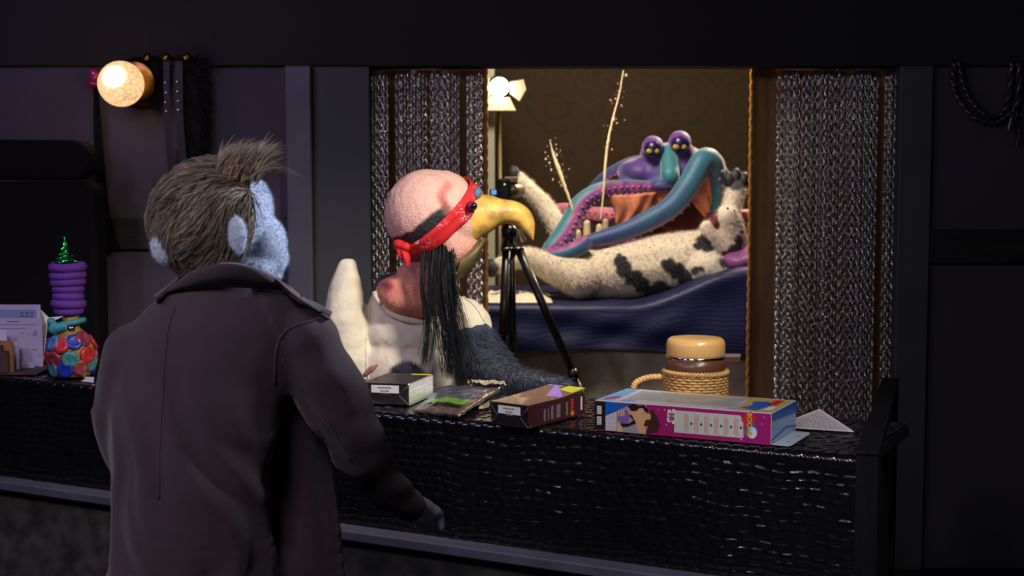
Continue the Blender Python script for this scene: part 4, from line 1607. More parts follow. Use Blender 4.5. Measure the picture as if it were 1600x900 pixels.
# milk in the air: two thin jets with drops
m_milk = M('milk', L(236, 216, 176), 0.25)
for pl, lab in (([(902, 362, 1.8), (893, 322, 2.2), (882, 290, 3.2), (872, 262, 4.5), (864, 240, 2.2), (860, 222, 0.8)], 'left jet of milk rising from the cow in front of the brown cloth'),
                ([(938, 345, 1.6), (943, 300, 2.0), (946, 255, 2.8), (951, 215, 2.4), (959, 180, 1.8), (968, 145, 1.3), (974, 110, 0.8)], 'right taller jet of milk rising from the cow')):
    s = spline(pl, 46)
    t = thing('milk_jet', P(pl[0][0], pl[0][1], 5.5), lab, 'milk', 'milk jets')
    pts = [P(q[0] + 0.8 * noise.noise(Vector((q[1] * 0.15, 1, 2))), q[1], 5.50) for q in s]
    v_, f_, _, _ = sweep(pts, [max(0.4, q[2] * (1 + 0.35 * noise.noise(Vector((q[1] * 0.3, 7, 2))))) * 5.5 / FPX * 0.72 for q in s], 8)
    put('stream', mesh(v_, f_), m_milk, t)
    ps = []
    a, b = ico(1)
    for k in range(46):
        u = rng.random()
        i = int(20 + u * 25)
        x, y = s[i][0] + rng.normal() * 6, s[i][1] + rng.normal() * 14
        if y < 112:
            continue
        r = (0.4 + 1.1 * rng.random() ** 3) * 5.5 / FPX
        ps.append((a * np.array([r, r, r * (1 + 1.5 * rng.random())]) + np.array(P(x, y, 5.5 + rng.normal() * 0.02)), b))
    v_, f_ = join([(list(map(tuple, q)), w) for q, w in ps])
    put('droplets', mesh(v_, f_), m_milk, t, kind='stuff')

# ------------------------------------------------------------------ octopus puppet behind the cow
OD = 5.78
oc = thing('octopus_puppet', (PX(1045, OD), OD, BZ + 0.004), 'teal and purple octopus puppet with curling tentacles behind the cow', 'puppet')
TEAL, BLUE, PURP, PINK, ORNG = L(24, 112, 124), L(26, 48, 112), L(78, 32, 124), L(160, 76, 116), L(206, 108, 76)
hd = blob(E(1055, 272, OD, 72, 36, 52) + E(1050, 250, OD - 0.02, 50, 28, 40) + C((1044, 236, 5.69, 12), (1046, 256, 5.64, 15), (1047, 274, 5.60, 16))
          + E(1046, 290, 5.66, 40, 12, 30) + E(1020, 240, 5.72, 20, 18, 20) + E(1064, 236, 5.72, 20, 18, 20) + E(1100, 262, OD, 34, 30, 40) + E(1000, 270, OD, 36, 24, 40), 0.008, 5)
v = coords(hd)
pxs, pys = proj(v)
cols = np.zeros((len(v), 3))
for i in range(len(v)):
    x, y = pxs[i], pys[i]
    nose = max(0, 1 - abs(x - 1046) / 24)
    lip = 1 if (y > 287 and abs(x - 1046) < 46) else 0
    u = 0.5 + 0.9 * nz(v[i], 14, 2)
    c = lerpc(BLUE, PURP, min(1, max(0, u + 0.45)) if y < 262 else min(1, max(0, u - 0.15)))
    c = lerpc(c, TEAL, min(1, nose * 1.3))
    c = lerpc(c, PURP, lip * 0.85)
    cols[i] = c
m_octo = M('octopus_skin', attr=True, rough=0.55, ns=60, na=0.12, bs=130, bd=0.35, sheen=0.5)
put('head', hd, m_octo, oc, cols=cols)
mant = blob(E(1040, 345, 5.88, 86, 52, 50) + E(1060, 400, 5.85, 80, 40, 55) + E(1060, 300, 5.86, 60, 40, 40), 0.012, 5)
put('mantle', mant, M('mantle_flesh', L(112, 62, 50), 0.7, ns=20, na=0.4), oc)
put('mouth', blob(E(1040, 306, 5.68, 26, 18, 16, 10), 0.005, 3), M('mouth_orange', L(216, 118, 74), 0.6, ns=20, na=0.15), oc)
m_lid = M('lid_purple', L(92, 34, 134), 0.6, ns=30, na=0.2, sheen=0.4)
m_iris = M('iris_yellow', L(160, 136, 40), 0.25)
for x, y, r in ((1020, 229, 17), (1062, 222, 18)):
    eo = put('eyelid', blob(E(x, y, 5.66, r, r, r), 0.005, 2), m_lid, oc)
    put('eyeball', mesh(*E(x, y + 2, 5.645, r * 0.82, r * 0.82, r * 0.82)[0]), M('eyeball_dark', L(34, 16, 70), 0.3), eo)
    put('iris', mesh(*E(x - r * 0.32, y + r * 0.42, 5.645 - r * 0.70 * 5.65 / FPX, r * 0.30, r * 0.22, r * 0.12)[0]), m_iris, eo)
    put('iris', mesh(*E(x + r * 0.36, y + r * 0.40, 5.645 - r * 0.68 * 5.65 / FPX, r * 0.22, r * 0.22, r * 0.12)[0]), m_iris, eo)

sk_parts = []


def tentacle(pl, under, c0=TEAL, c1=BLUE, cut=0.25, suck=True, n=64, c2=PURP):
    s = spline([tuple(P(*q[:3])) + (q[3] * q[2] / FPX,) for q in pl], n)
    pts, rad = [Vector(q[:3]) for q in s], list(s[:, 3])
    v, f, ns, ts = sweep(pts, rad, 16)
    u = Vector(under).normalized()
    cs = []
    for a, nn_, t_ in zip(v, ns, ts):
        base = lerpc(c0, c1, min(1, max(0, t_ + 0.35 * nz(a, 12))))
        k = min(1, max(0, (nn_.dot(u) - cut) / 0.15))
        und = lerpc(PINK, c2, min(1, max(0, 0.35 + nz(a, 30, 3))))
        cs.append(lerpc(base, und, k))
    put('tentacle', mesh(v, f), m_octo, oc, cols=np.array(cs))
    if suck:
        acc = 0.0
        a, b = ico(1)
        for i in range(1, n - 1):
            acc += (pts[i] - pts[i - 1]).length
            if acc > rad[i] * 0.62:
                acc = 0
                tg = (pts[i + 1] - pts[i - 1]).normalized()
                w = (u - tg * u.dot(tg)).normalized()
                sd = tg.cross(w)
                for sg in (-0.42, 0.42):
                    c = pts[i] + (w * 0.93 + sd * sg).normalized() * rad[i]
                    sk_parts.append((a * rad[i] * 0.19 + np.array(c), b))


tentacle([(1112, 345, 5.66, 11), (1117, 300, 5.64, 14), (1114, 258, 5.60, 17), (1099, 250, 5.57, 18), (1078, 286, 5.54, 18), (1045, 326, 5.52, 17), (985, 358, 5.50, 15), (940, 372, 5.49, 12), (905, 380, 5.49, 9)], (0.25, 0.2, -0.9), cut=0.62)
tentacle([(1040, 290, 5.68, 10), (1010, 294, 5.64, 12), (975, 294, 5.60, 14), (938, 299, 5.56, 14), (908, 318, 5.54, 15), (891, 350, 5.52, 17), (876, 374, 5.48, 17), (860, 390, 5.45, 14), (850, 396, 5.44, 9)], (0.62, -0.74, -0.25), c1=TEAL, cut=0.30)
tentacle([(849, 395, 5.43, 8), (860, 400, 5.42, 11), (884, 396, 5.42, 13), (905, 387, 5.43, 13), (918, 377, 5.45, 11)], (-0.1, 0.3, 1.0), c0=TEAL, cut=0.3)
tentacle([(1020, 250, 5.78, 9), (985, 256, 5.80, 10), (950, 274, 5.82, 9), (925, 297, 5.84, 8), (905, 325, 5.86, 6)], (0.3, -0.5, -0.9), c0=BLUE, c1=BLUE, cut=0.4)
tentacle([(1030, 268, 5.72, 12), (1000, 276, 5.72, 12), (970, 286, 5.73, 9)], (0.2, 0, -1), c0=BLUE, c1=PURP, suck=False, cut=0.7)
tentacle([(1085, 248, 5.78, 11), (1115, 256, 5.80, 11), (1135, 282, 5.82, 10), (1143, 312, 5.84, 9), (1132, 350, 5.84, 8)], (-0.9, -0.3, -0.2), c0=BLUE, c1=TEAL, cut=0.4)
tentacle([(958, 345, 5.68, 8), (972, 372, 5.62, 9), (1010, 388, 5.60, 9), (1055, 391, 5.60, 9), (1095, 378, 5.60, 9), (1113, 350, 5.62, 8), (1100, 325, 5.66, 8)], (0.0, -0.75, 0.7), c0=L(40, 130, 110), c1=L(40, 120, 110), cut=0.35)
tentacle([(985, 340, 5.86, 14), (950, 338, 5.88, 14), (915, 334, 5.90, 12), (880, 327, 5.92, 10), (845, 334, 5.92, 8)], (0.1, -1, -0.1), cut=0.1, c2=ORNG)
tentacle([(1120, 350, 5.90, 10), (1150, 338, 5.92, 10), (1185, 336, 5.92, 9)], (0, -1, 0.1), cut=0.2, c2=ORNG)
v_, f_ = join([(list(map(tuple, q)), w) for q, w in sk_parts])
put('suckers', mesh(v_, f_), M('sucker_lilac', L(158, 96, 158), 0.5), oc, kind='stuff')


def web(rows_, name='web'):
    """thin fleshy membrane lofted through rows of pixels"""
    g = [spline([tuple(P(*q)) for q in r], 12) for r in rows_]
    g = np.array([spline([tuple(g[j][i]) for j in range(len(g))], 12) for i in range(12)])
    vs, fs = [], []
    for i in range(12):
        for j in range(12):
            vs.append(g[i, j] + np.array([0, 0.008 * math.sin(i * 1.4 + j * 0.3), 0]))
    for i in range(11):
        for j in range(11):
            a = i * 12 + j
            fs.append((a, a + 1, a + 13, a + 12))
    bm = bmesh.new()
    bm.from_mesh(mesh(vs, fs))
    bmesh.ops.solidify(bm, geom=bm.faces[:], thickness=0.006)
    put(name, bm_mesh(bm), M('web_orange', L(214, 132, 96), 0.6, ns=25, na=0.25, bs=30, bd=0.4), oc)


web([[(930, 306, 5.54), (985, 304, 5.57), (1026, 300, 5.62)], [(956, 322, 5.56), (988, 328, 5.58), (1006, 332, 5.62)], [(962, 352, 5.58), (972, 358, 5.60), (982, 360, 5.62)]])
web([[(1110, 262, 5.58), (1098, 285, 5.59), (1078, 312, 5.57)], [(1110, 292, 5.60), (1104, 312, 5.60), (1094, 332, 5.58)], [(1110, 330, 5.66), (1108, 338, 5.66), (1104, 345, 5.66)]])

# ------------------------------------------------------------------ things on the counter
UP = Vector((0, 0, 1))
Z0 = CZ + 0.0012


def m_flat(name, rgb, rough=0.5, **k):
    return M(name, L(*rgb), rough, **k)


class Print:
    """flat printed shapes on one face: polygons in (u,v) of the face, layered just proud of it"""
    def __init__(self, O, U, V, N):
        self.O, self.U, self.V, self.N = O, U, V, N
        self.v, self.f, self.mi, self.mats = [], [], [], []

    def poly(self, pts, mat, layer=1):
        if mat not in self.mats:
            self.mats.append(mat)
        o = len(self.v)
        self.v += [self.O + self.U * a + self.V * b + self.N * (0.00025 * layer) for a, b in pts]
        idx = list(range(o, o + len(pts)))
        nr_ = Vector((0, 0, 0))
        for i in range(len(pts)):
            nr_ += self.v[o + i].cross(self.v[o + (i + 1) % len(pts)])
        if nr_.dot(self.N) < 0:
            idx = idx[::-1]
        self.f.append(idx)
        self.mi.append(self.mats.index(mat))

    def rect(self, a, b, c, d, mat, layer=1):
        self.poly([(a, b), (c, b), (c, d), (a, d)], mat, layer)

    def disc(self, a, b, ra, rb, mat, layer=1, n=14, star=0):
        pts = []
        for i in range(n):
            t = 2 * PI * i / n
            k = 1 + (star if i % 2 else -star)
            pts.append((a + ra * k * math.cos(t), b + rb * k * math.sin(t)))
        self.poly(pts, mat, layer)

    def build(self, parent, name='print'):
        me = bpy.data.meshes.new('m')
        me.from_pydata([tuple(v) for v in self.v], [], self.f)
        for m in self.mats:
            me.materials.append(m)
        me.polygons.foreach_set('material_index', self.mi)
        return put(name, me, self.mats, parent, smooth=False)


white = m_flat('paper_white', (226, 224, 218))
ink = m_flat('ink_black', (22, 20, 24))
grey = m_flat('print_grey', (120, 112, 112))

# ---- black cartons with white stickers


def carton(c_fl, c_fr, depth, h, name, lab, cat, extra):
    """c_fl, c_fr: bottom corners of the labelled end; depth: vector to the back"""
    U, V, D = c_fr - c_fl, UP * h, depth
    t = thing(name, (c_fl + c_fr) / 2 + D / 2, lab, cat, 'black cartons on the counter')
    th = 0.0012
    mb = M('carton_black', L(30, 26, 30), 0.38, ns=20, na=0.15, coat=0.2)
    obox('carton', c_fl + Vector((0, 0, 0.0004)), U, D, V, mb, t, 0.0012)
    N = U.cross(V).normalized()
    if N.dot(D) > 0:
        N = -N
    pr = Print(c_fl, U, V, N)
    pr.rect(0.20, 0.56, 0.80, 0.92, white, 1)
    for y0, x0, x1 in ((0.80, 0.34, 0.62), (0.65, 0.40, 0.58)):
        x = x0
        k = 0
        while x < x1:
            w = 0.012 + 0.012 * ((k * 7) % 3) / 2
            pr.rect(x, y0 - 0.035, x + w, y0 + 0.035, grey, 2)
            x += w + 0.007
            k += 1
    pr.rect(0.38, 0.50, 0.60, 0.525, grey, 1)
    for a, b in (((0.0, 0.88), (0.18, 0.46)), ((1.0, 0.02), (0.80, 0.48)), ((1.0, 0.9), (0.82, 0.56)), ((0.0, 0.1), (0.16, 0.4))):
        w = 0.011 if a[1] in (0.88, 0.02) else 0.005
        pr.poly([(a[0] - w * 0, a[1]), (a[0], a[1] + 0.06), (b[0] + w, b[1]), (b[0] - w, b[1])], grey, 1)
    pr.build(t, 'sticker_print')
    extra(t, c_fl, U, D, V)
    return t


p_fl, p_fr = PZ(566, 631, Z0), PZ(638, 634, Z0)


def extra1(t, o, U, D, V):
    N = D.cross(V).normalized()
    if N.dot(U) < 0:
        N = -N
    O = o + U
    pr = Print(O, D, V, N)
    pr.rect(0.02, 0.12, 0.98, 0.97, m_flat('window_silver', (196, 200, 200), 0.12), 1)
    pr.rect(0.02, 0.62, 0.98, 0.70, white, 2)
    pr.poly([(0.02, 0.12), (0.98, 0.12), (0.98, 0.2), (0.02, 0.42)], m_flat('lime_print', (132, 190, 60), 0.3), 2)
    pr.rect(0.74, 0.12, 0.80, 0.97, white, 2)
    pr.build(t, 'side_print')
    obox('clear_window', O + N * 0.0012 + D * 0.01, D * 0.98, N * 0.0008, V * 0.98, M('clear_plastic', (1, 1, 1, 1), 0.06, alpha=0.22, spec=0.8), t, 0)
    prt = Print(o + V, U, D, UP)
    prt.rect(0.02, 0.02, 0.98, 0.98, m_flat('mauve_card', (128, 110, 118), 0.35), 1)
    prt.poly([(0.55, 0.90), (1.0, 0.90), (1.0, 1.0), (0.55, 1.0)], m_flat('yellow_print', (214, 204, 70), 0.4), 2)
    prt.build(t, 'top_print')


bk = P(676, 588, 3.13)
d1 = Vector((bk.x - p_fr.x, bk.y - p_fr.y, 0))
carton(p_fl, p_fr, d1, 0.046, 'carton', 'black carton with white sticker and clear side window, beside the coat puppet', 'box', extra1)

q_fl, q_fr, q_br = PZ(767, 663, Z0), PZ(825, 671, Z0), PZ(914, 647, Z0)


def extra2(t, o, U, D, V):
    N = D.cross(V).normalized()
    if N.dot(U) < 0:
        N = -N
    pr = Print(o + U, D, V, N)
    pr.rect(0.01, 0.02, 0.99, 0.98, m_flat('maroon_card', (58, 26, 34), 0.35), 1)
    for u0, h0, w in ((0.26, 0.55, 0.035), (0.33, 0.50, 0.02), (0.385, 0.56, 0.045), (0.48, 0.60, 0.07), (0.65, 0.58, 0.035)):
        k = 0
        v0 = 0.18
        while v0 < 0.18 + h0:
            pr.rect(u0, v0, u0 + w, v0 + 0.035, grey, 2)
            v0 += 0.055
            k += 1
    red = m_flat('flame_red', (190, 50, 26))
    for v0 in (0.3, 0.42, 0.54, 0.66, 0.78):
        pr.rect(0.735, v0, 0.785, v0 + 0.075, red, 2)
    pr.disc(0.765, 0.2, 0.035, 0.10, m_flat('amber_print', (186, 110, 36)), 2)
    for v0 in np.arange(0.25, 0.8, 0.09):
        pr.rect(0.915, v0, 0.945, v0 + 0.06, white, 2)
    pr.build(t, 'side_print')
    # glossy lid, its far end lifted
    O = o + V + Vector((0, 0, 0.0012))
    lift = Vector((0, 0, 0.007))
    ps = [O, O + U, O + U + D * 0.55, O + U * 1.02 + D + lift, O + D + lift, O + D * 0.55]
    vs = ps + [p + Vector((0, 0, 0.0012)) for p in ps]
    n = 6
    fs = [tuple(range(n))[::-1], tuple(range(n, 2 * n))] + [(i, (i + 1) % n, n + (i + 1) % n, n + i) for i in range(n)]
    ld = put('lid', mesh(vs, fs), m_flat('lid_bronze', (150, 112, 92), 0.22, coat=0.6), t, smooth=False)
    pl = Print(O + D * 0.55 + Vector((0, 0, 0.0014)), U, D * 0.45 + lift, (U.cross(D * 0.45 + lift)).normalized())
    vio = m_flat('violet_print', (170, 130, 210), 0.3)
    lim = m_flat('lime_yellow', (206, 206, 60), 0.3)
    pl.poly([(0.62, 0.0), (1.0, 0.0), (1.0, 0.10), (0.3, 0.95), (0.2, 0.95)], vio, 1)
    pl.poly([(0.55, 0.62), (1.0, 0.45), (1.0, 1.0), (0.55, 1.0)], lim, 2)
    pl.rect(0.02, 0.9, 0.4, 0.99, vio, 1)
    pl.build(ld, 'lid_print')


carton(q_fl, q_fr, q_br - q_fr, 0.0445, 'carton', 'black and maroon carton with shiny lid in front of the bird puppet arm', 'box', extra2)

# ---- silver packet and foil
pk = thing('foil_packet', PZ(700, 640, Z0), 'flat silver plastic packet with a green stripe between the two black cartons', 'packet')
q0, q1, q2, q3 = PZ(645, 641, Z0 + 0.004), PZ(718, 647, Z0 + 0.012), P(786, 603, 3.10), PZ(692, 603, Z0 + 0.010)
n = 28
vs, fs = [], []
for i in range(n):
    for j in range(n):
        u, w = i / (n - 1), j / (n - 1)
        p = (q0 * (1 - u) + q1 * u) * (1 - w) + (q3 * (1 - u) + q2 * u) * w
        pf = math.sin(PI * min(1, u * 1.0)) * math.sin(PI * w)
        p = p + UP * (0.008 * pf ** 0.6 + 0.0035 * noise.noise(p * 45) + 0.002 * noise.noise(p * 110))
        p.z = max(p.z, Z0 + 0.003)
        vs.append(p)
for i in range(n - 1):
    for j in range(n - 1):
        a = i * n + j
        fs.append((a, a + n, a + n + 1, a + 1))
nv = len(vs)
vs2 = vs + [Vector((p.x, p.y, max(Z0, p.z - 0.006))) for p in vs]
bd_ = [i * n for i in range(n)] + [(n - 1) * n + j for j in range(1, n)] + [i * n + n - 1 for i in range(n - 2, -1, -1)] + [j for j in range(n - 2, 0, -1)]
fs2 = fs + [tuple(q + nv for q in f[::-1]) for f in fs] + [(bd_[k], bd_[k] + nv, bd_[(k + 1) % len(bd_)] + nv, bd_[(k + 1) % len(bd_)]) for k in range(len(bd_))]
cl = []
for k, p in enumerate(vs2):
    i, j = divmod(k % nv, n)
    u, w = i / (n - 1), j / (n - 1)
    c = np.array(L(104, 108, 128)[:3])
    if 0.12 < w < 0.24 and 0.12 < u < 0.86:
        c = np.array(L(40, 40, 44)[:3])
    if 0.24 <= w < 0.40 and 0.10 < u < 0.86:
        c = np.array(L(140, 204, 74)[:3])
    if w < 0.12 or u > 0.86:
        c = np.array(L(120, 104, 98)[:3])
    cl.append(c)
put('packet', mesh(vs2, fs2), M('packet_foil', attr=True, rough=0.22, metal=0.45, bs=70, bd=0.4, coat=0.3), pk, cols=np.array(cl))


def foil(name, a, b, c, d, lab, amp=0.006, n=26):
    vs, fs = [], []
    for i in range(n):
        for j in range(n):
            u, w = i / (n - 1), j / (n - 1)
            p = (a * (1 - u) + b * u) * (1 - w) + (d * (1 - u) + c * u) * w
            p = p + UP * (amp * (0.5 + noise.noise(p * 60)) + 0.6 * amp * noise.noise(p * 160))
            p.z = max(p.z, Z0 + 0.0006)
            vs.append(p)
    for i in range(n - 1):
        for j in range(n - 1):
            q = i * n + j
            fs.append((q, q + n, q + n + 1, q + 1))
    bm = bmesh.new()
    bm.from_mesh(mesh(vs, fs))
    bmesh.ops.solidify(bm, geom=bm.faces[:], thickness=0.0006)
    return put(name, bm_mesh(bm), M('crumpled_foil', L(236, 220, 190), 0.28, 0.7, bs=120, bd=0.6), smooth=False, label=lab, cat='foil')


foil('crumpled_foil', P(744, 601, 3.09), P(792, 603, 3.06), P(783, 597, 3.13), P(735, 596, 3.14), 'small crumpled sheet of shiny foil beyond the silver packet')
foil('crumpled_foil', PZ(748, 640, Z0), PZ(764, 638, Z0), PZ(766, 617, Z0), PZ(746, 621, Z0), 'small piece of crumpled pale foil between packet and maroon carton', 0.004, 16)

# ---- long comic-print toy box
b_fl, b_fr = PZ(929, 672, Z0), PZ(1205, 696, Z0)
U = b_fr - b_fl
un = U.normalized()
D = Vector((-un.y, un.x, 0)) * 0.168
H = 0.0585
V = UP * H
N = -D.normalized()
tb = thing('toy_box', (b_fl + b_fr) / 2 + D / 2, 'long magenta comic-print toy box lying in front of the carafe', 'box')
mag, lime, sky, yel, blu = m_flat('magenta_card', (168, 30, 108), 0.35), m_flat('lime_card', (176, 194, 76), 0.35), m_flat('sky_card', (110, 180, 220), 0.35), m_flat('yellow_card', (230, 190, 60), 0.35), m_flat('blue_card', (28, 98, 190), 0.35)
obox('carton', b_fl + Vector((0, 0, 0.0003)), U, D, V, m_flat('box_card', (206, 196, 190), 0.45), tb, 0.001)


def uv1(cx, cy):
    x, y = 920 + cx * 160 / 1371, 595 + cy * 105 / 900
    return uvp(x, y)


def uv2(cx, cy):
    return uvp(1060 + cx * 0.125, 600 + cy * 0.125)


def uvp(x, y):
    s = (x - 923.5) / (1205 - 923.5)
    top = 622.5 + 24.5 * s
    bot = 671 + 25.5 * s
    # perspective along the receding face
    w0, w1 = b_fl.y, b_fr.y
    u = s * w0 / (w1 + s * (w0 - w1)) if False else s * w1 ** -1 * w0 ** 0 / (s / w1 + (1 - s) / w0)
    return (min(1, max(0, u)), min(1, max(0, (bot - y) / (bot - top))))


pr = Print(b_fl, U, V, N)
pr.rect(0.003, 0.01, 0.997, 0.985, mag, 1)
pr.poly([uv1(30, 245), uv1(180, 255), uv1(180, 645), uv1(30, 640)], ink, 2)
for a in ((65, 315, 125, 430), (65, 460, 125, 575)):
    pr.poly([uv1(a[0], a[1]), uv1(a[2], a[1] + 4), uv1(a[2], a[3]), uv1(a[0], a[3])], white, 3)
    for k in range(4):
        y = a[1] + 20 + k * 24
        pr.poly([uv1(a[0] + 8, y), uv1(a[2] - 8, y), uv1(a[2] - 8, y + 8), uv1(a[0] + 8, y + 8)], grey, 4)
pr.poly([uv1(180, 262), uv1(515, 292), uv1(345, 385), uv1(180, 450)], blu, 2)
for i in range(12):
    for j in range(7):
        x, y = 195 + i * 26 + (j % 2) * 13, 275 + j * 26
        if y < 440 - (x - 180) * 0.42 and y > 265 + (x - 180) * 0.09 + 6:
            a, b = uv1(x, y)
            pr.disc(a, b, 0.0022, 0.011, m_flat('navy_dot', (20, 60, 140)), 3, 6)
pr.poly([uv1(180, 455), uv1(330, 395), uv1(330, 665), uv1(180, 655)], m_flat('halftone_grey', (206, 200, 196)), 2)
for i in range(6):
    for j in range(11):
        x, y = 192 + i * 24 + (j % 2) * 12, 440 + j * 20
        if y > 470 - (x - 180) * 0.4 and y < 645 and x < 322:
            a, b = uv1(x, y)
            pr.disc(a, b, 0.0018, 0.009, grey, 3, 6)
pr.poly([uv1(330, 395), uv1(500, 310), uv1(735, 300), uv1(740, 715), uv1(335, 670)], m_flat('shirt_grey', (156, 150, 146)), 2)
skinp = m_flat('print_skin', (222, 168, 120))
brown = m_flat('print_brown', (70, 34, 26))
vio = m_flat('print_violet', (130, 92, 170))
pr.poly([uv1(x, y) for x, y in ((470, 335), (600, 370), (700, 345), (730, 420), (800, 440), (805, 500), (740, 530), (760, 600), (720, 640), (730, 700), (640, 690), (590, 560), (520, 440))], skinp, 3)
pr.poly([uv1(x, y) for x, y in ((480, 320), (560, 290), (640, 320), (700, 305), (760, 370), (755, 410), (715, 400), (690, 350), (640, 350), (600, 390), (530, 390))], ink, 4)
pr.poly([uv1(x, y) for x, y in ((790, 380), (830, 368), (890, 480), (925, 600), (890, 680), (730, 700), (760, 620), (700, 590), (730, 510), (800, 510))], brown, 4)
pr.poly([uv1(x, y) for x, y in ((345, 440), (400, 370), (470, 380), (510, 470), (490, 540), (410, 560), (350, 510))], vio, 4)
for x in (350, 385, 415):
    pr.poly([uv1(x, 380), uv1(x + 22, 370), uv1(x + 30, 450), uv1(x + 8, 465)], skinp, 5)
pr.poly([uv1(x, y) for x, y in ((340, 540), (400, 590), (420, 680), (340, 670))], skinp, 3)
pr.poly([uv1(x, y) for x, y in ((380, 560), (500, 560), (560, 520), (500, 450), (540, 440), (600, 560), (480, 610), (410, 610))], ink, 3)
for x, y in ((700, 420), (745, 610)):
    a, b = uv1(x, y)
    pr.disc(a, b, 0.006, 0.025, m_flat('print_pink', (214, 150, 140)), 5, 8)
# text panel
panel = m_flat('panel_mint', (206, 210, 190), 0.4)
pr.poly([uv1(1130, 385), uv2(760, 395), uv2(800, 470), uv2(805, 678), uv1(1115, 685)], panel, 2)
pinkt = m_flat('text_pink', (214, 120, 124))
green = m_flat('bullet_green', (58, 78, 56))
for k in range(7):
    x0 = 923.5 + 143 + k * 15.8
    for r in range(4):
        for c in range(9):
            l_ = 1 - 0.09 * ((r * 5 + k * 3) % 4)
            vv0 = 0.5 + (c - 4.5) * 0.072 * l_
            a, b0 = uvp(x0 + r * 1.9, 0)[0], vv0
            wu = 0.0036
            pr.rect(a, b0, a + wu, b0 + 0.05 * l_, pinkt, 3)
    a, b = uvp(x0 + 11.0, 640)[0], 0.48
    pr.disc(a, b, 0.0065, 0.048, green, 3, 10)
# bubble and burst
a, b = uv1(1080, 470)
for dx, dy, r in ((0, 0, 1), (-0.012, 0.14, 0.6), (0.012, 0.16, 0.6), (-0.014, -0.10, 0.65), (0.012, -0.14, 0.7), (0.016, 0.02, 0.6), (-0.016, 0.03, 0.5)):
    pr.disc(a + dx, b + dy, 0.019 * r, 0.15 * r, white, 4 + (0 if r == 1 else 0), 14)
a2, b2 = uv2(870, 460)
pr.disc(a2 + 0.002, b2 - 0.0, 0.036, 0.27, m_flat('burst_red', (206, 40, 44)), 4, 14, 0.22)
a3, b3 = uv2(915, 590)
pr.disc(a3, b3, 0.033, 0.23, blu, 5, 18)
pr.disc(a3 + 0.001, b3 - 0.05, 0.026, 0.19, white, 6, 18)
for x, y in ((1065, 420), (1035, 505)):
    a4, b4 = uv2(x, y)
    pr.disc(a4, b4, 0.003, 0.022, yel, 3, 8)
for x, y, m_ in ((895, 375, yel), (985, 375, white), (1010, 580, white), (1015, 660, blu)):
    a4, b4 = uv1(x, y)
    pr.disc(a4, b4, 0.0032, 0.022, m_, 3, 8)
a4, b4 = uv2(775, 695)
pr.disc(a4, b4, 0.004, 0.026, white, 3, 8)
fp = pr.build(tb, 'front_print')
Un, Vn = U.normalized(), UP
tm = text_mesh('BOOM!', b_fl + U * (a2 + 0.005) + V * (b2 - 0.10) + N * 0.0022, -Vn, Un, N, 0.0125)
put('boom_lettering', tm, yel, tb, smooth=False)
tm = text_mesh('HI', b_fl + U * a + V * b + N * 0.0018, -Vn, Un, N, 0.014)
put('bubble_lettering', tm, m_flat('letter_red', (206, 30, 70)), tb, smooth=False)
# top with its clear window
pr = Print(b_fl + V, U, D, UP)
pr.rect(0.003, 0.01, 0.997, 0.99, lime, 1)
pr.poly([(0.003, 0.01), (0.10, 0.01), (0.08, 0.99), (0.003, 0.99)], sky, 2)
pr.poly([(0.14, 0.24), (0.74, 0.20), (0.74, 0.86), (0.12, 0.86)], m_flat('tray_grey', (140, 142, 116), 0.3), 2)
pr.poly([(0.30, 0.86), (0.60, 0.86), (0.60, 0.97), (0.30, 0.97)], yel, 2)
for k in range(16):
    x = 0.60 + k * 0.0105
    pr.rect(x, 0.86, x + 0.006, 0.97, m_flat('stripe_orange', (214, 84, 40)), 2)
pr.poly([(0.04, 0.06), (0.10, 0.30), (0.07, 0.38), (0.03, 0.2)], m_flat('letter_red', (206, 30, 70)), 3)
pr.poly([(0.13, 0.06), (0.22, 0.10), (0.20, 0.26), (0.14, 0.2)], sky, 3)
pr.rect(0.76, 0.06, 0.99, 0.94, m_flat('gold_card', (208, 176, 84), 0.35), 2)
pr.poly([(0.80, 0.2), (0.90, 0.10), (0.93, 0.5), (0.88, 0.75), (0.80, 0.7), (0.83, 0.45)], blu, 3)
pr.poly([(0.90, 0.55), (0.95, 0.5), (0.95, 0.9), (0.90, 0.9)], m_flat('burst_red', (206, 40, 44)), 3)
pr.poly([(0.93, 0.15), (0.97, 0.2), (0.97, 0.45), (0.93, 0.4)], white, 3)
pr.rect(0.745, 0.1, 0.79, 0.5, m_flat('pale_lilac', (176, 170, 184)), 3)
pr.build(tb, 'top_print')
obox('clear_window', b_fl + V + U * 0.12 + D * 0.20 + UP * 0.0012, U * 0.62, D * 0.67, UP * 0.0008, MATS['clear_plastic'], tb, 0)
pr = Print(b_fr, D, V, un)
pr.rect(0.01, 0.01, 0.99, 0.99, m_flat('pale_blue_card', (150, 180, 206), 0.35), 1)
pr.poly([(0.0, 0.75), (1.0, 0.6), (1.0, 0.99), (0.0, 0.99)], blu, 2)
pr.poly([(0.0, 0.1), (0.6, 0.28), (1.0, 0.12), (1.0, 0.2), (0.6, 0.36), (0.0, 0.2)], blu, 2)
pr.build(tb, 'end_print')
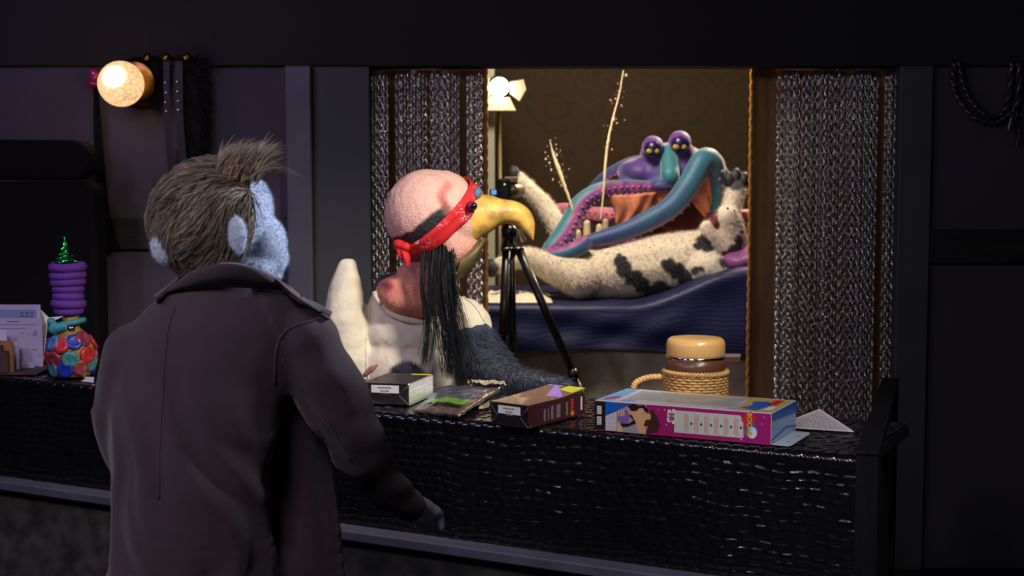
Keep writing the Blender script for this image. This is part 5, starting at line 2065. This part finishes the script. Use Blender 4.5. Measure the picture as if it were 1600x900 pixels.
# clear hang tab with two holes
hang = []
ta = b_fr + un * 0.001 + UP * 0.0006
tl = un * 0.034
poly = [(0, 0.02), (0.85, 0.02), (1, 0.1), (1, 0.9), (0.85, 0.98), (0, 0.98)]
bm = bmesh.new()
outer = [bm.verts.new(ta + tl * a + D * 0.92 * b) for a, b in poly]
es = [bm.edges.new((outer[i], outer[(i + 1) % 6])) for i in range(6)]
for cx, cy in ((0.55, 0.3), (0.55, 0.7)):
    ring = [bm.verts.new(ta + tl * (cx + 0.12 * math.cos(2 * PI * k / 10)) + D * 0.92 * (cy + 0.045 * math.sin(2 * PI * k / 10))) for k in range(10)]
    es += [bm.edges.new((ring[i], ring[(i + 1) % 10])) for i in range(10)]
bmesh.ops.triangle_fill(bm, use_beauty=True, edges=es)
bmesh.ops.solidify(bm, geom=bm.faces[:], thickness=-0.0012)
put('hang_tab', bm_mesh(bm), m_flat('tab_plastic', (196, 204, 210), 0.25), tb, smooth=False, label='pale plastic tab with two holes')

# ---- carafe behind it
CC = PZ(1086, 643, Z0)
ca = thing('carafe', CC, 'brown thermal carafe with wicker sleeve and cream lid on the counter', 'carafe')
s_ = CC.y / FPX
zt = P(1086, 526, CC.y).z


def zpx(y):
    return P(1086, y, CC.y).z - CC.z


m_br = m_flat('carafe_brown', (96, 62, 42), 0.3)
v_, f_ = lathe([(0.05, 0.0), (0.055, 0.004), (0.060, 0.03), (0.056, zpx(584)), (46.5 * s_, zpx(580)), (46.5 * s_, zpx(558))], CC, UP, 36)
put('body', mesh(v_, f_), m_br, ca)
v_, f_ = lathe([(46.8 * s_, zpx(559.5)), (47.2 * s_, zpx(558)), (47.2 * s_, zpx(555.5)), (46.5 * s_, zpx(555))], CC, UP, 36)
put('chrome_rim', mesh(v_, f_), M('chrome', L(210, 210, 210), 0.12, 1.0), ca)
v_, f_ = lathe([(45.5 * s_, zpx(555)), (46.2 * s_, zpx(552)), (46.2 * s_, zpx(537)), (44.5 * s_, zpx(531)), (40 * s_, zpx(527.5)), (20 * s_, zpx(526.5)), (1 * s_, zpx(526.3))], CC, UP, 36)
put('lid', mesh(v_, f_), M('lid_cream', L(222, 172, 102), 0.35, ns=12, na=0.08, coat=0.2), ca)
a = P(1126, 568, CC.y)
bmx = box_bm((a.x, CC.y - 0.010, a.z), (P(1156, 555, CC.y).x, CC.y + 0.010, P(1150, 555, CC.y).z), 0.002)
for v in bmx.verts:
    if v.co.x > a.x + 0.02 and v.co.z < a.z + 0.006:
        v.co.z += 0.004
put('spout', bm_mesh(bmx), m_br, ca, smooth=False)
a = P(1126, 555.5, CC.y)
box('spout_plate', (a.x, CC.y - 0.0105, a.z - 0.0005), (P(1157, 555, CC.y).x, CC.y + 0.0105, a.z + 0.003), m_flat('spout_grey', (120, 116, 114), 0.4), ca, 0.001)
# wicker: woven rows with over-under bulges
m_wick = M('wicker', L(206, 160, 98), 0.6, ns=60, na=0.2, bs=120, bd=0.4)
parts = []
zr = np.arange(0.004, zpx(583), 0.0058)
for k, z in enumerate(zr):
    t_ = z / zpx(583)
    r = (0.066 + (48.5 * s_ - 0.066) * t_)
    pts = []
    nn_ = 88
    for i in range(nn_ + 1):
        a = 2 * PI * i / nn_
        w = 0.0016 * math.sin(a * 22 + (k % 2) * PI)
        pts.append(CC + Vector(((r + w) * math.cos(a), (r + w) * math.sin(a), z)))
    v_, f_, _, _ = sweep(pts, [0.0031] * len(pts), 6, caps=False)
    parts.append((v_, f_))
v_, f_ = join(parts)
wk = put('wicker_sleeve', mesh(v_, f_), m_wick, ca)
zt_ = zpx(580)
r = 49.5 * s_
for ph in (0, PI):
    pts = [CC + Vector(((r + 0.0024 * math.cos(a * 28 + ph)) * math.cos(a), (r + 0.0024 * math.cos(a * 28 + ph)) * math.sin(a), zt_ + 0.003 * math.sin(a * 28 + ph))) for a in np.linspace(0, 2 * PI, 220)]
    v_, f_, _, _ = sweep(pts, [0.0030] * len(pts), 6, caps=False)
    put('braided_edge', mesh(v_, f_), m_wick, wk)
hp_ = [(1038, 589), (1015, 590), (997, 596), (990, 606), (994, 622), (1024, 636)]
s = spline([tuple(P(x, y, CC.y)) for x, y in hp_], 70)
v_, f_, _, _ = sweep([Vector(q) for q in s], [0.0068 + 0.0008 * math.sin(i * 1.6) for i in range(70)], 10)
put('handle', mesh(v_, f_), m_wick, ca)

# ---- folded newspaper sheet at the right
nw = thing('folded_paper', PZ(1285, 670, Z0), 'folded printed sheet of paper beside the toy box', 'paper')
tri = [PZ(1226, 668, Z0 + 0.001), PZ(1334, 675, Z0 + 0.001), P(1281, 640, PZ(1281, 672, Z0).y + 0.10), P(1224, 662, PZ(1224, 668, Z0).y + 0.05)]
vs = tri + [p + Vector((0.0, 0.002, 0.0015)) for p in tri]
put('sheet', mesh(vs, [(0, 1, 2, 3), (7, 6, 5, 4), (0, 4, 5, 1), (1, 5, 6, 2), (2, 6, 7, 3), (3, 7, 4, 0)]), m_flat('newsprint', (214, 200, 196), 0.8), nw, smooth=False)
back = [tri[1] + Vector((0, 0.006, 0)), tri[2] + Vector((0, 0.004, -0.001)), PZ(1300, 658, Z0 + 0.001)]
put('folded_half', mesh(back + [p + Vector((0, 0.0015, 0.001)) for p in back], [(0, 1, 2), (5, 4, 3), (0, 3, 4, 1), (1, 4, 5, 2), (2, 5, 3, 0)]), MATS['newsprint'], nw, smooth=False)
Nn = (tri[1] - tri[0]).cross(tri[2] - tri[0]).normalized()
if Nn.y > 0:
    Nn = -Nn
pr = Print(tri[0], Vector((1, 0, 0)), Vector((0, 1, 0)), Nn)
for k in range(1, 13):
    w = k / 14
    L0, R0 = tri[0].lerp(tri[2], w), tri[1].lerp(tri[2], w)
    for j in range(9):
        p0, p1 = L0.lerp(R0, 0.06 + j * 0.1), L0.lerp(R0, 0.06 + j * 0.1 + 0.075)
        q = len(pr.v)
        dv = (tri[2] - tri[0]) * 0.022
        if grey not in pr.mats:
            pr.mats.append(grey)
        pr.v += [p0 + Nn * 0.0004, p1 + Nn * 0.0004, p1 + dv + Nn * 0.0004, p0 + dv + Nn * 0.0004]
        pr.f.append([q, q + 1, q + 2, q + 3])
        pr.mi.append(0)
pr.build(nw, 'print_lines')

# ---- small papers by the bird and on the left
sc = [PZ(548, 622, Z0), PZ(570, 628, Z0), P(560, 574, 3.14), P(545, 580, 3.14)]
put('paper_sheet', mesh(sc + [p + Vector((0, 0.0012, 0.0008)) for p in sc], [(0, 1, 2, 3), (7, 6, 5, 4), (0, 4, 5, 1), (1, 5, 6, 2), (2, 6, 7, 3), (3, 7, 4, 0)]), white, smooth=False, label='white paper leaning behind the small black carton', cat='paper')
fe = blob(C((570, 586, 3.16, 4), (580, 577, 3.16, 5), (590, 570, 3.16, 2)), 0.003, 1)
put('feather', fe, M('feather_pink', L(150, 96, 92), 0.7, ns=60, na=0.3), label='short pinkish-brown feather above the small carton', cat='feather')
sc = [PZ(127, 596, Z0), PZ(146, 598, Z0), PZ(147, 590, Z0), PZ(128, 589, Z0), PZ(134, 592, Z0)]
sc = [sc[0], sc[1], sc[2], sc[3], sc[4]]
put('paper_scrap', mesh(sc + [p + Vector((0, 0, 0.0012)) for p in sc], [(4, 3, 2, 1, 0), (5, 6, 7, 8, 9)] + [(i, (i + 1) % 5, 5 + (i + 1) % 5, 5 + i) for i in range(5)]), white, smooth=False, label='torn white paper scrap beside the bottle candle', cat='paper')

# letter rack at the far left
RD = PZ(40, 581, Z0).y
lr = thing('letter_rack', PZ(8, 583, Z0), 'dark wooden letter rack at the far left of the counter', 'rack')
m_oak = M('rack_wood', L(150, 100, 56), 0.6, ns=30, na=0.3, stretch=(1, 1, 0.2))
m_dkw = M('rack_dark', L(70, 50, 44), 0.6, ns=30, na=0.3)


def plate(px0, px1, py0, py1, d, th, mat, parent, name, round_=0.0, **k):
    a, b = P(px0, py1, d), P(px1, py0, d)
    a.z = max(a.z, Z0)
    bm = box_bm((a.x, d, a.z), (b.x, d + th, b.z))
    if round_:
        ed_ = [e for e in bm.edges if abs((e.verts[0].co - e.verts[1].co).y) > 1e-4 and e.verts[0].co.z > (a.z + b.z) / 2]
        bmesh.ops.bevel(bm, geom=ed_, offset=round_, segments=6, affect='EDGES')
    return put(name, bm_mesh(bm), mat, parent, smooth=False, **k)


plate(-70, 11, 540, 584, RD - 0.06, 0.012, m_dkw, lr, 'front_divider', 0.014)
plate(-70, 19, 533, 584, RD - 0.040, 0.010, m_oak, lr, 'middle_divider', 0.004)
box('rack_base', (PX(-70, RD), RD - 0.06, Z0), (PX(66, RD), RD + 0.09, Z0 + 0.006), m_dkw, lr, 0.001)
lil = m_flat('paper_lilac', (206, 196, 216), 0.8)


def sheet(px0, px1, py0, py1, d, lab, lines, mat=lil, r=0.0, blue=None):
    t = thing('paper_sheet', (PX((px0 + px1) / 2, d), d, Z0 + 0.0065), lab, 'paper', 'papers in the letter rack')
    a, b = P(px0, py1, d), P(px1, py0, d)
    bm = box_bm((a.x, d, Z0 + 0.0065), (b.x, d + 0.0012, b.z))
    if r:
        ed_ = [e for e in bm.edges if abs((e.verts[0].co - e.verts[1].co).y) > 1e-4 and e.verts[0].co.z > (a.z + b.z) / 2]
        bmesh.ops.bevel(bm, geom=ed_, offset=r, segments=6, affect='EDGES')
    put('sheet', bm_mesh(bm), mat, t, smooth=False)
    if lines:
        pr = Print(Vector((0, d, 0)), Vector((1, 0, 0)), UP, Vector((0, -1, 0)))
        if blue:
            q0, q1 = P(blue[0], blue[3], d), P(blue[2], blue[1], d)
            pr.rect(q0.x, q0.z, q1.x, q1.z, m_flat('stub_blue', (140, 160, 190), 0.7), 1)
        for x0, x1, y, w in lines:
            q0, q1 = P(x0, y + w, d), P(x1, y, d)
            pr.rect(q0.x, q0.z, q1.x, q1.z, m_flat('print_slate', (96, 88, 112)), 2)
        pr.build(t)


sheet(-70, 63, 476, 575, RD + 0.075, 'tallest lilac paper with blue stub at the back of the letter rack', [(32, 37, 488, 2), (40, 45, 488, 2), (48, 52, 488, 2), (32, 37, 493, 2), (40, 45, 493, 2), (48, 52, 493, 2)], blue=(-60, 484, 57, 497))
sheet(-70, 65.5, 497, 564, RD + 0.050, 'printed lilac form in the middle of the letter rack', [(-60, 58, 507, 0.8), (-20, 40, 513, 0.8), (10, 30, 502, 1.2), (52, 58, 517, 1), (52, 59, 520, 1), (50, 58, 523, 1), (33, 37, 520, 1), (50, 57, 546, 1), (61, 63, 554, 1.5)])
sheet(-70, 29, 516, 580, RD + 0.000, 'round-cornered lilac envelope nearest the wooden divider', None, r=0.03)
sheet(-70, 54, 566, 580, RD + 0.026, 'short lilac slip low in the letter rack', [(30, 48, 570, 0.8), (30, 44, 573, 0.8)])
wp = [P(64, 484, RD + 0.10), P(76, 496, RD + 0.10), P(100, 494, RD + 0.10), P(72, 506, RD + 0.09), P(66, 580, RD + 0.09)]
ww = wp + [p + Vector((0, 0.0012, 0)) for p in wp]
put('paper_sheet', mesh(ww, [(0, 1, 2, 3, 4), (9, 8, 7, 6, 5)] + [(i, (i + 1) % 5, 5 + (i + 1) % 5, 5 + i) for i in range(5)]), white, smooth=False, label='curled white paper sticking out behind the letter rack beside the bottle', cat='paper', group='papers in the letter rack')

# bottle dressed as a candle
B0 = PZ(113, 588, Z0)
bt = thing('decorated_bottle', B0, 'bottle covered in coloured bottle caps topped with purple coils and green foil', 'bottle')
bs2 = B0.y / FPX
bdp = B0.y


def bz(y):
    return P(113, y, bdp).z - B0.z


v_, f_ = lathe([(0.03, 0.0), (0.046, 0.006), (35 * bs2, bz(556)), (34 * bs2, bz(540)), (24 * bs2, bz(522)), (13 * bs2, bz(512)), (12 * bs2, bz(488)), (12 * bs2, bz(415))], B0, UP, 26)
put('glass', mesh(v_, f_), m_flat('bottle_tan', (180, 148, 76), 0.25, coat=0.4), bt)
capc = {'r': (200, 48, 44), 'b': (40, 52, 170), 't': (74, 150, 150), 'm': (150, 60, 72), 'l': (90, 140, 190)}
cm_ = {k: M('cap_' + k, L(*v), 0.35, ns=90, na=0.35, bs=160, bd=0.5, coat=0.3) for k, v in capc.items()}
caps = [(86, 534, 'l'), (106, 537, 'r'), (130, 532, 'b'), (146, 528, 'm'), (94, 557, 'm'), (122, 557, 't'), (147, 552, 'r'), (78, 558, 'r'), (87, 573, 't'), (112, 573, 'b'), (139, 571, 'm'), (155, 566, 't'), (75, 540, 'b')]
tg = BVHTree.FromPolygons([Vector(x) for x in v_], [list(q) for q in f_])
allc = []
for x, y, k in caps:
    dx = max(-0.97, min(0.97, (x - 113) / 40.0))
    ang = math.asin(dx)
    z = P(113, y, bdp).z
    dr = Vector((math.sin(ang), -math.cos(ang), 0))
    allc.append((z, dr, k))
for i in range(9):                      # round the far side too
    ang = PI / 2 + 0.35 + (i % 3) * 0.85
    allc.append((P(113, (536, 556, 575)[i // 3], bdp).z, Vector((math.sin(ang), -math.cos(ang), 0)), 'rbtml'[i % 5]))
for z, dr, k in allc:
    o = Vector((B0.x, B0.y, z))
    h = tg.ray_cast(o + dr * 0.2, -dr)
    if h[0] is None:
        continue
    nrm = h[1] if h[1].dot(dr) > 0 else -h[1]
    r = 13.2 * bs2
    v1, f1 = lathe([(r, -0.002), (r, 0.003), (r * 0.9, 0.0062), (r * 0.6, 0.0070), (r * 0.5, 0.0064), (r * 0.1, 0.0064)], h[0], nrm, 20)
    v1 = [h[0] + (p - h[0]) * (1 + 0.03 * (-1) ** i) if (i // 20) < 2 else p for i, p in enumerate(v1)]
    put('bottle_cap', mesh(v1, f1), cm_[k], bt)
m_pur = M('purple_foam', L(112, 56, 156), 0.8, bs=220, bd=0.3)
coil = [(417, 27.5, 7), (430, 27, 6.5), (441, 25.5, 6.5), (452, 23.5, 6), (463, 23, 6), (474, 25, 7), (485, 21, 6)]
for i, (y, r, tr) in enumerate(coil):
    pts = [Vector((B0.x - 3 * bs2 + r * bs2 * 0.82 * math.cos(a), B0.y + r * bs2 * 0.82 * math.sin(a), P(113, y, bdp).z + 0.0015 * math.sin(a + i))) for a in np.linspace(0, 2 * PI, 40)]
    v1, f1, _, _ = sweep(pts, [tr * bs2] * 40, 10, caps=False)
    put('coil', mesh(v1, f1), m_pur, bt)
v_, f_ = lathe([(21 * bs2, bz(490)), (22 * bs2, bz(470)), (22 * bs2, bz(430)), (24 * bs2, bz(412)), (5 * bs2, bz(411))], B0 - Vector((3 * bs2, 0, 0)), UP, 24)
put('coil_core', mesh(v_, f_), m_pur, bt)
# twisted foil flame
fo = []
fs = []
nz_, sg = 26, 14
for i in range(nz_):
    u = i / (nz_ - 1)
    y = 410 - 40 * u
    r = (15 * (1 - u) ** 1.25 + 0.9) * bs2
    for k in range(sg):
        a = 2 * PI * k / sg + u * 3.0
        rr_ = r * (1 + 0.14 * math.cos((a - u * 3.0) * 5 + u * 9) + 0.08 * math.sin(i * 2.1 + k * 3))
        fo.append(Vector((B0.x - 7 * bs2 + rr_ * math.cos(a), B0.y + rr_ * math.sin(a), P(113, y, bdp).z)))
for i in range(nz_ - 1):
    for k in range(sg):
        k2 = (k + 1) % sg
        fs.append((i * sg + k, i * sg + k2, (i + 1) * sg + k2, (i + 1) * sg + k))
fs += [tuple(range(sg))[::-1], tuple(range((nz_ - 1) * sg, nz_ * sg))]
put('foil_tip', mesh(fo, fs), M('green_foil', L(70, 200, 110), 0.2, 1.0, bs=140, bd=0.6), bt, smooth=False)
m_teal = M('teal_rubber', L(64, 160, 164), 0.45)
ring = [Vector((B0.x + 19 * bs2 * math.cos(a), B0.y + 19 * bs2 * math.sin(a), P(113, 504 - 4 * math.cos(a), bdp).z)) for a in np.linspace(-0.9 * PI, 0.9 * PI, 40)]
v1, f1, _, _ = sweep(ring, [4.6 * bs2] * 40, 10)
tr_ = put('teal_band', mesh(v1, f1), m_teal, bt)
nb = blob(E(90, 512, bdp - 0.03, 10, 8, 9) + E(80, 502, bdp - 0.03, 7, 6, 7) + E(84, 514, bdp - 0.03, 9, 9, 8) + E(98, 510, bdp - 0.03, 10, 8, 8), 0.003, 3)
put('teal_knob', nb, m_teal, tr_)
v1, f1 = lathe([(5 * bs2, 0), (5.5 * bs2, 0.004), (5 * bs2, 0.012)], P(108, 513, bdp - 0.055), Vector((1, -0.2, 0)), 10)
put('metal_clip', mesh(v1, f1), M('clip_metal', L(210, 190, 170), 0.15, 1.0), tr_)
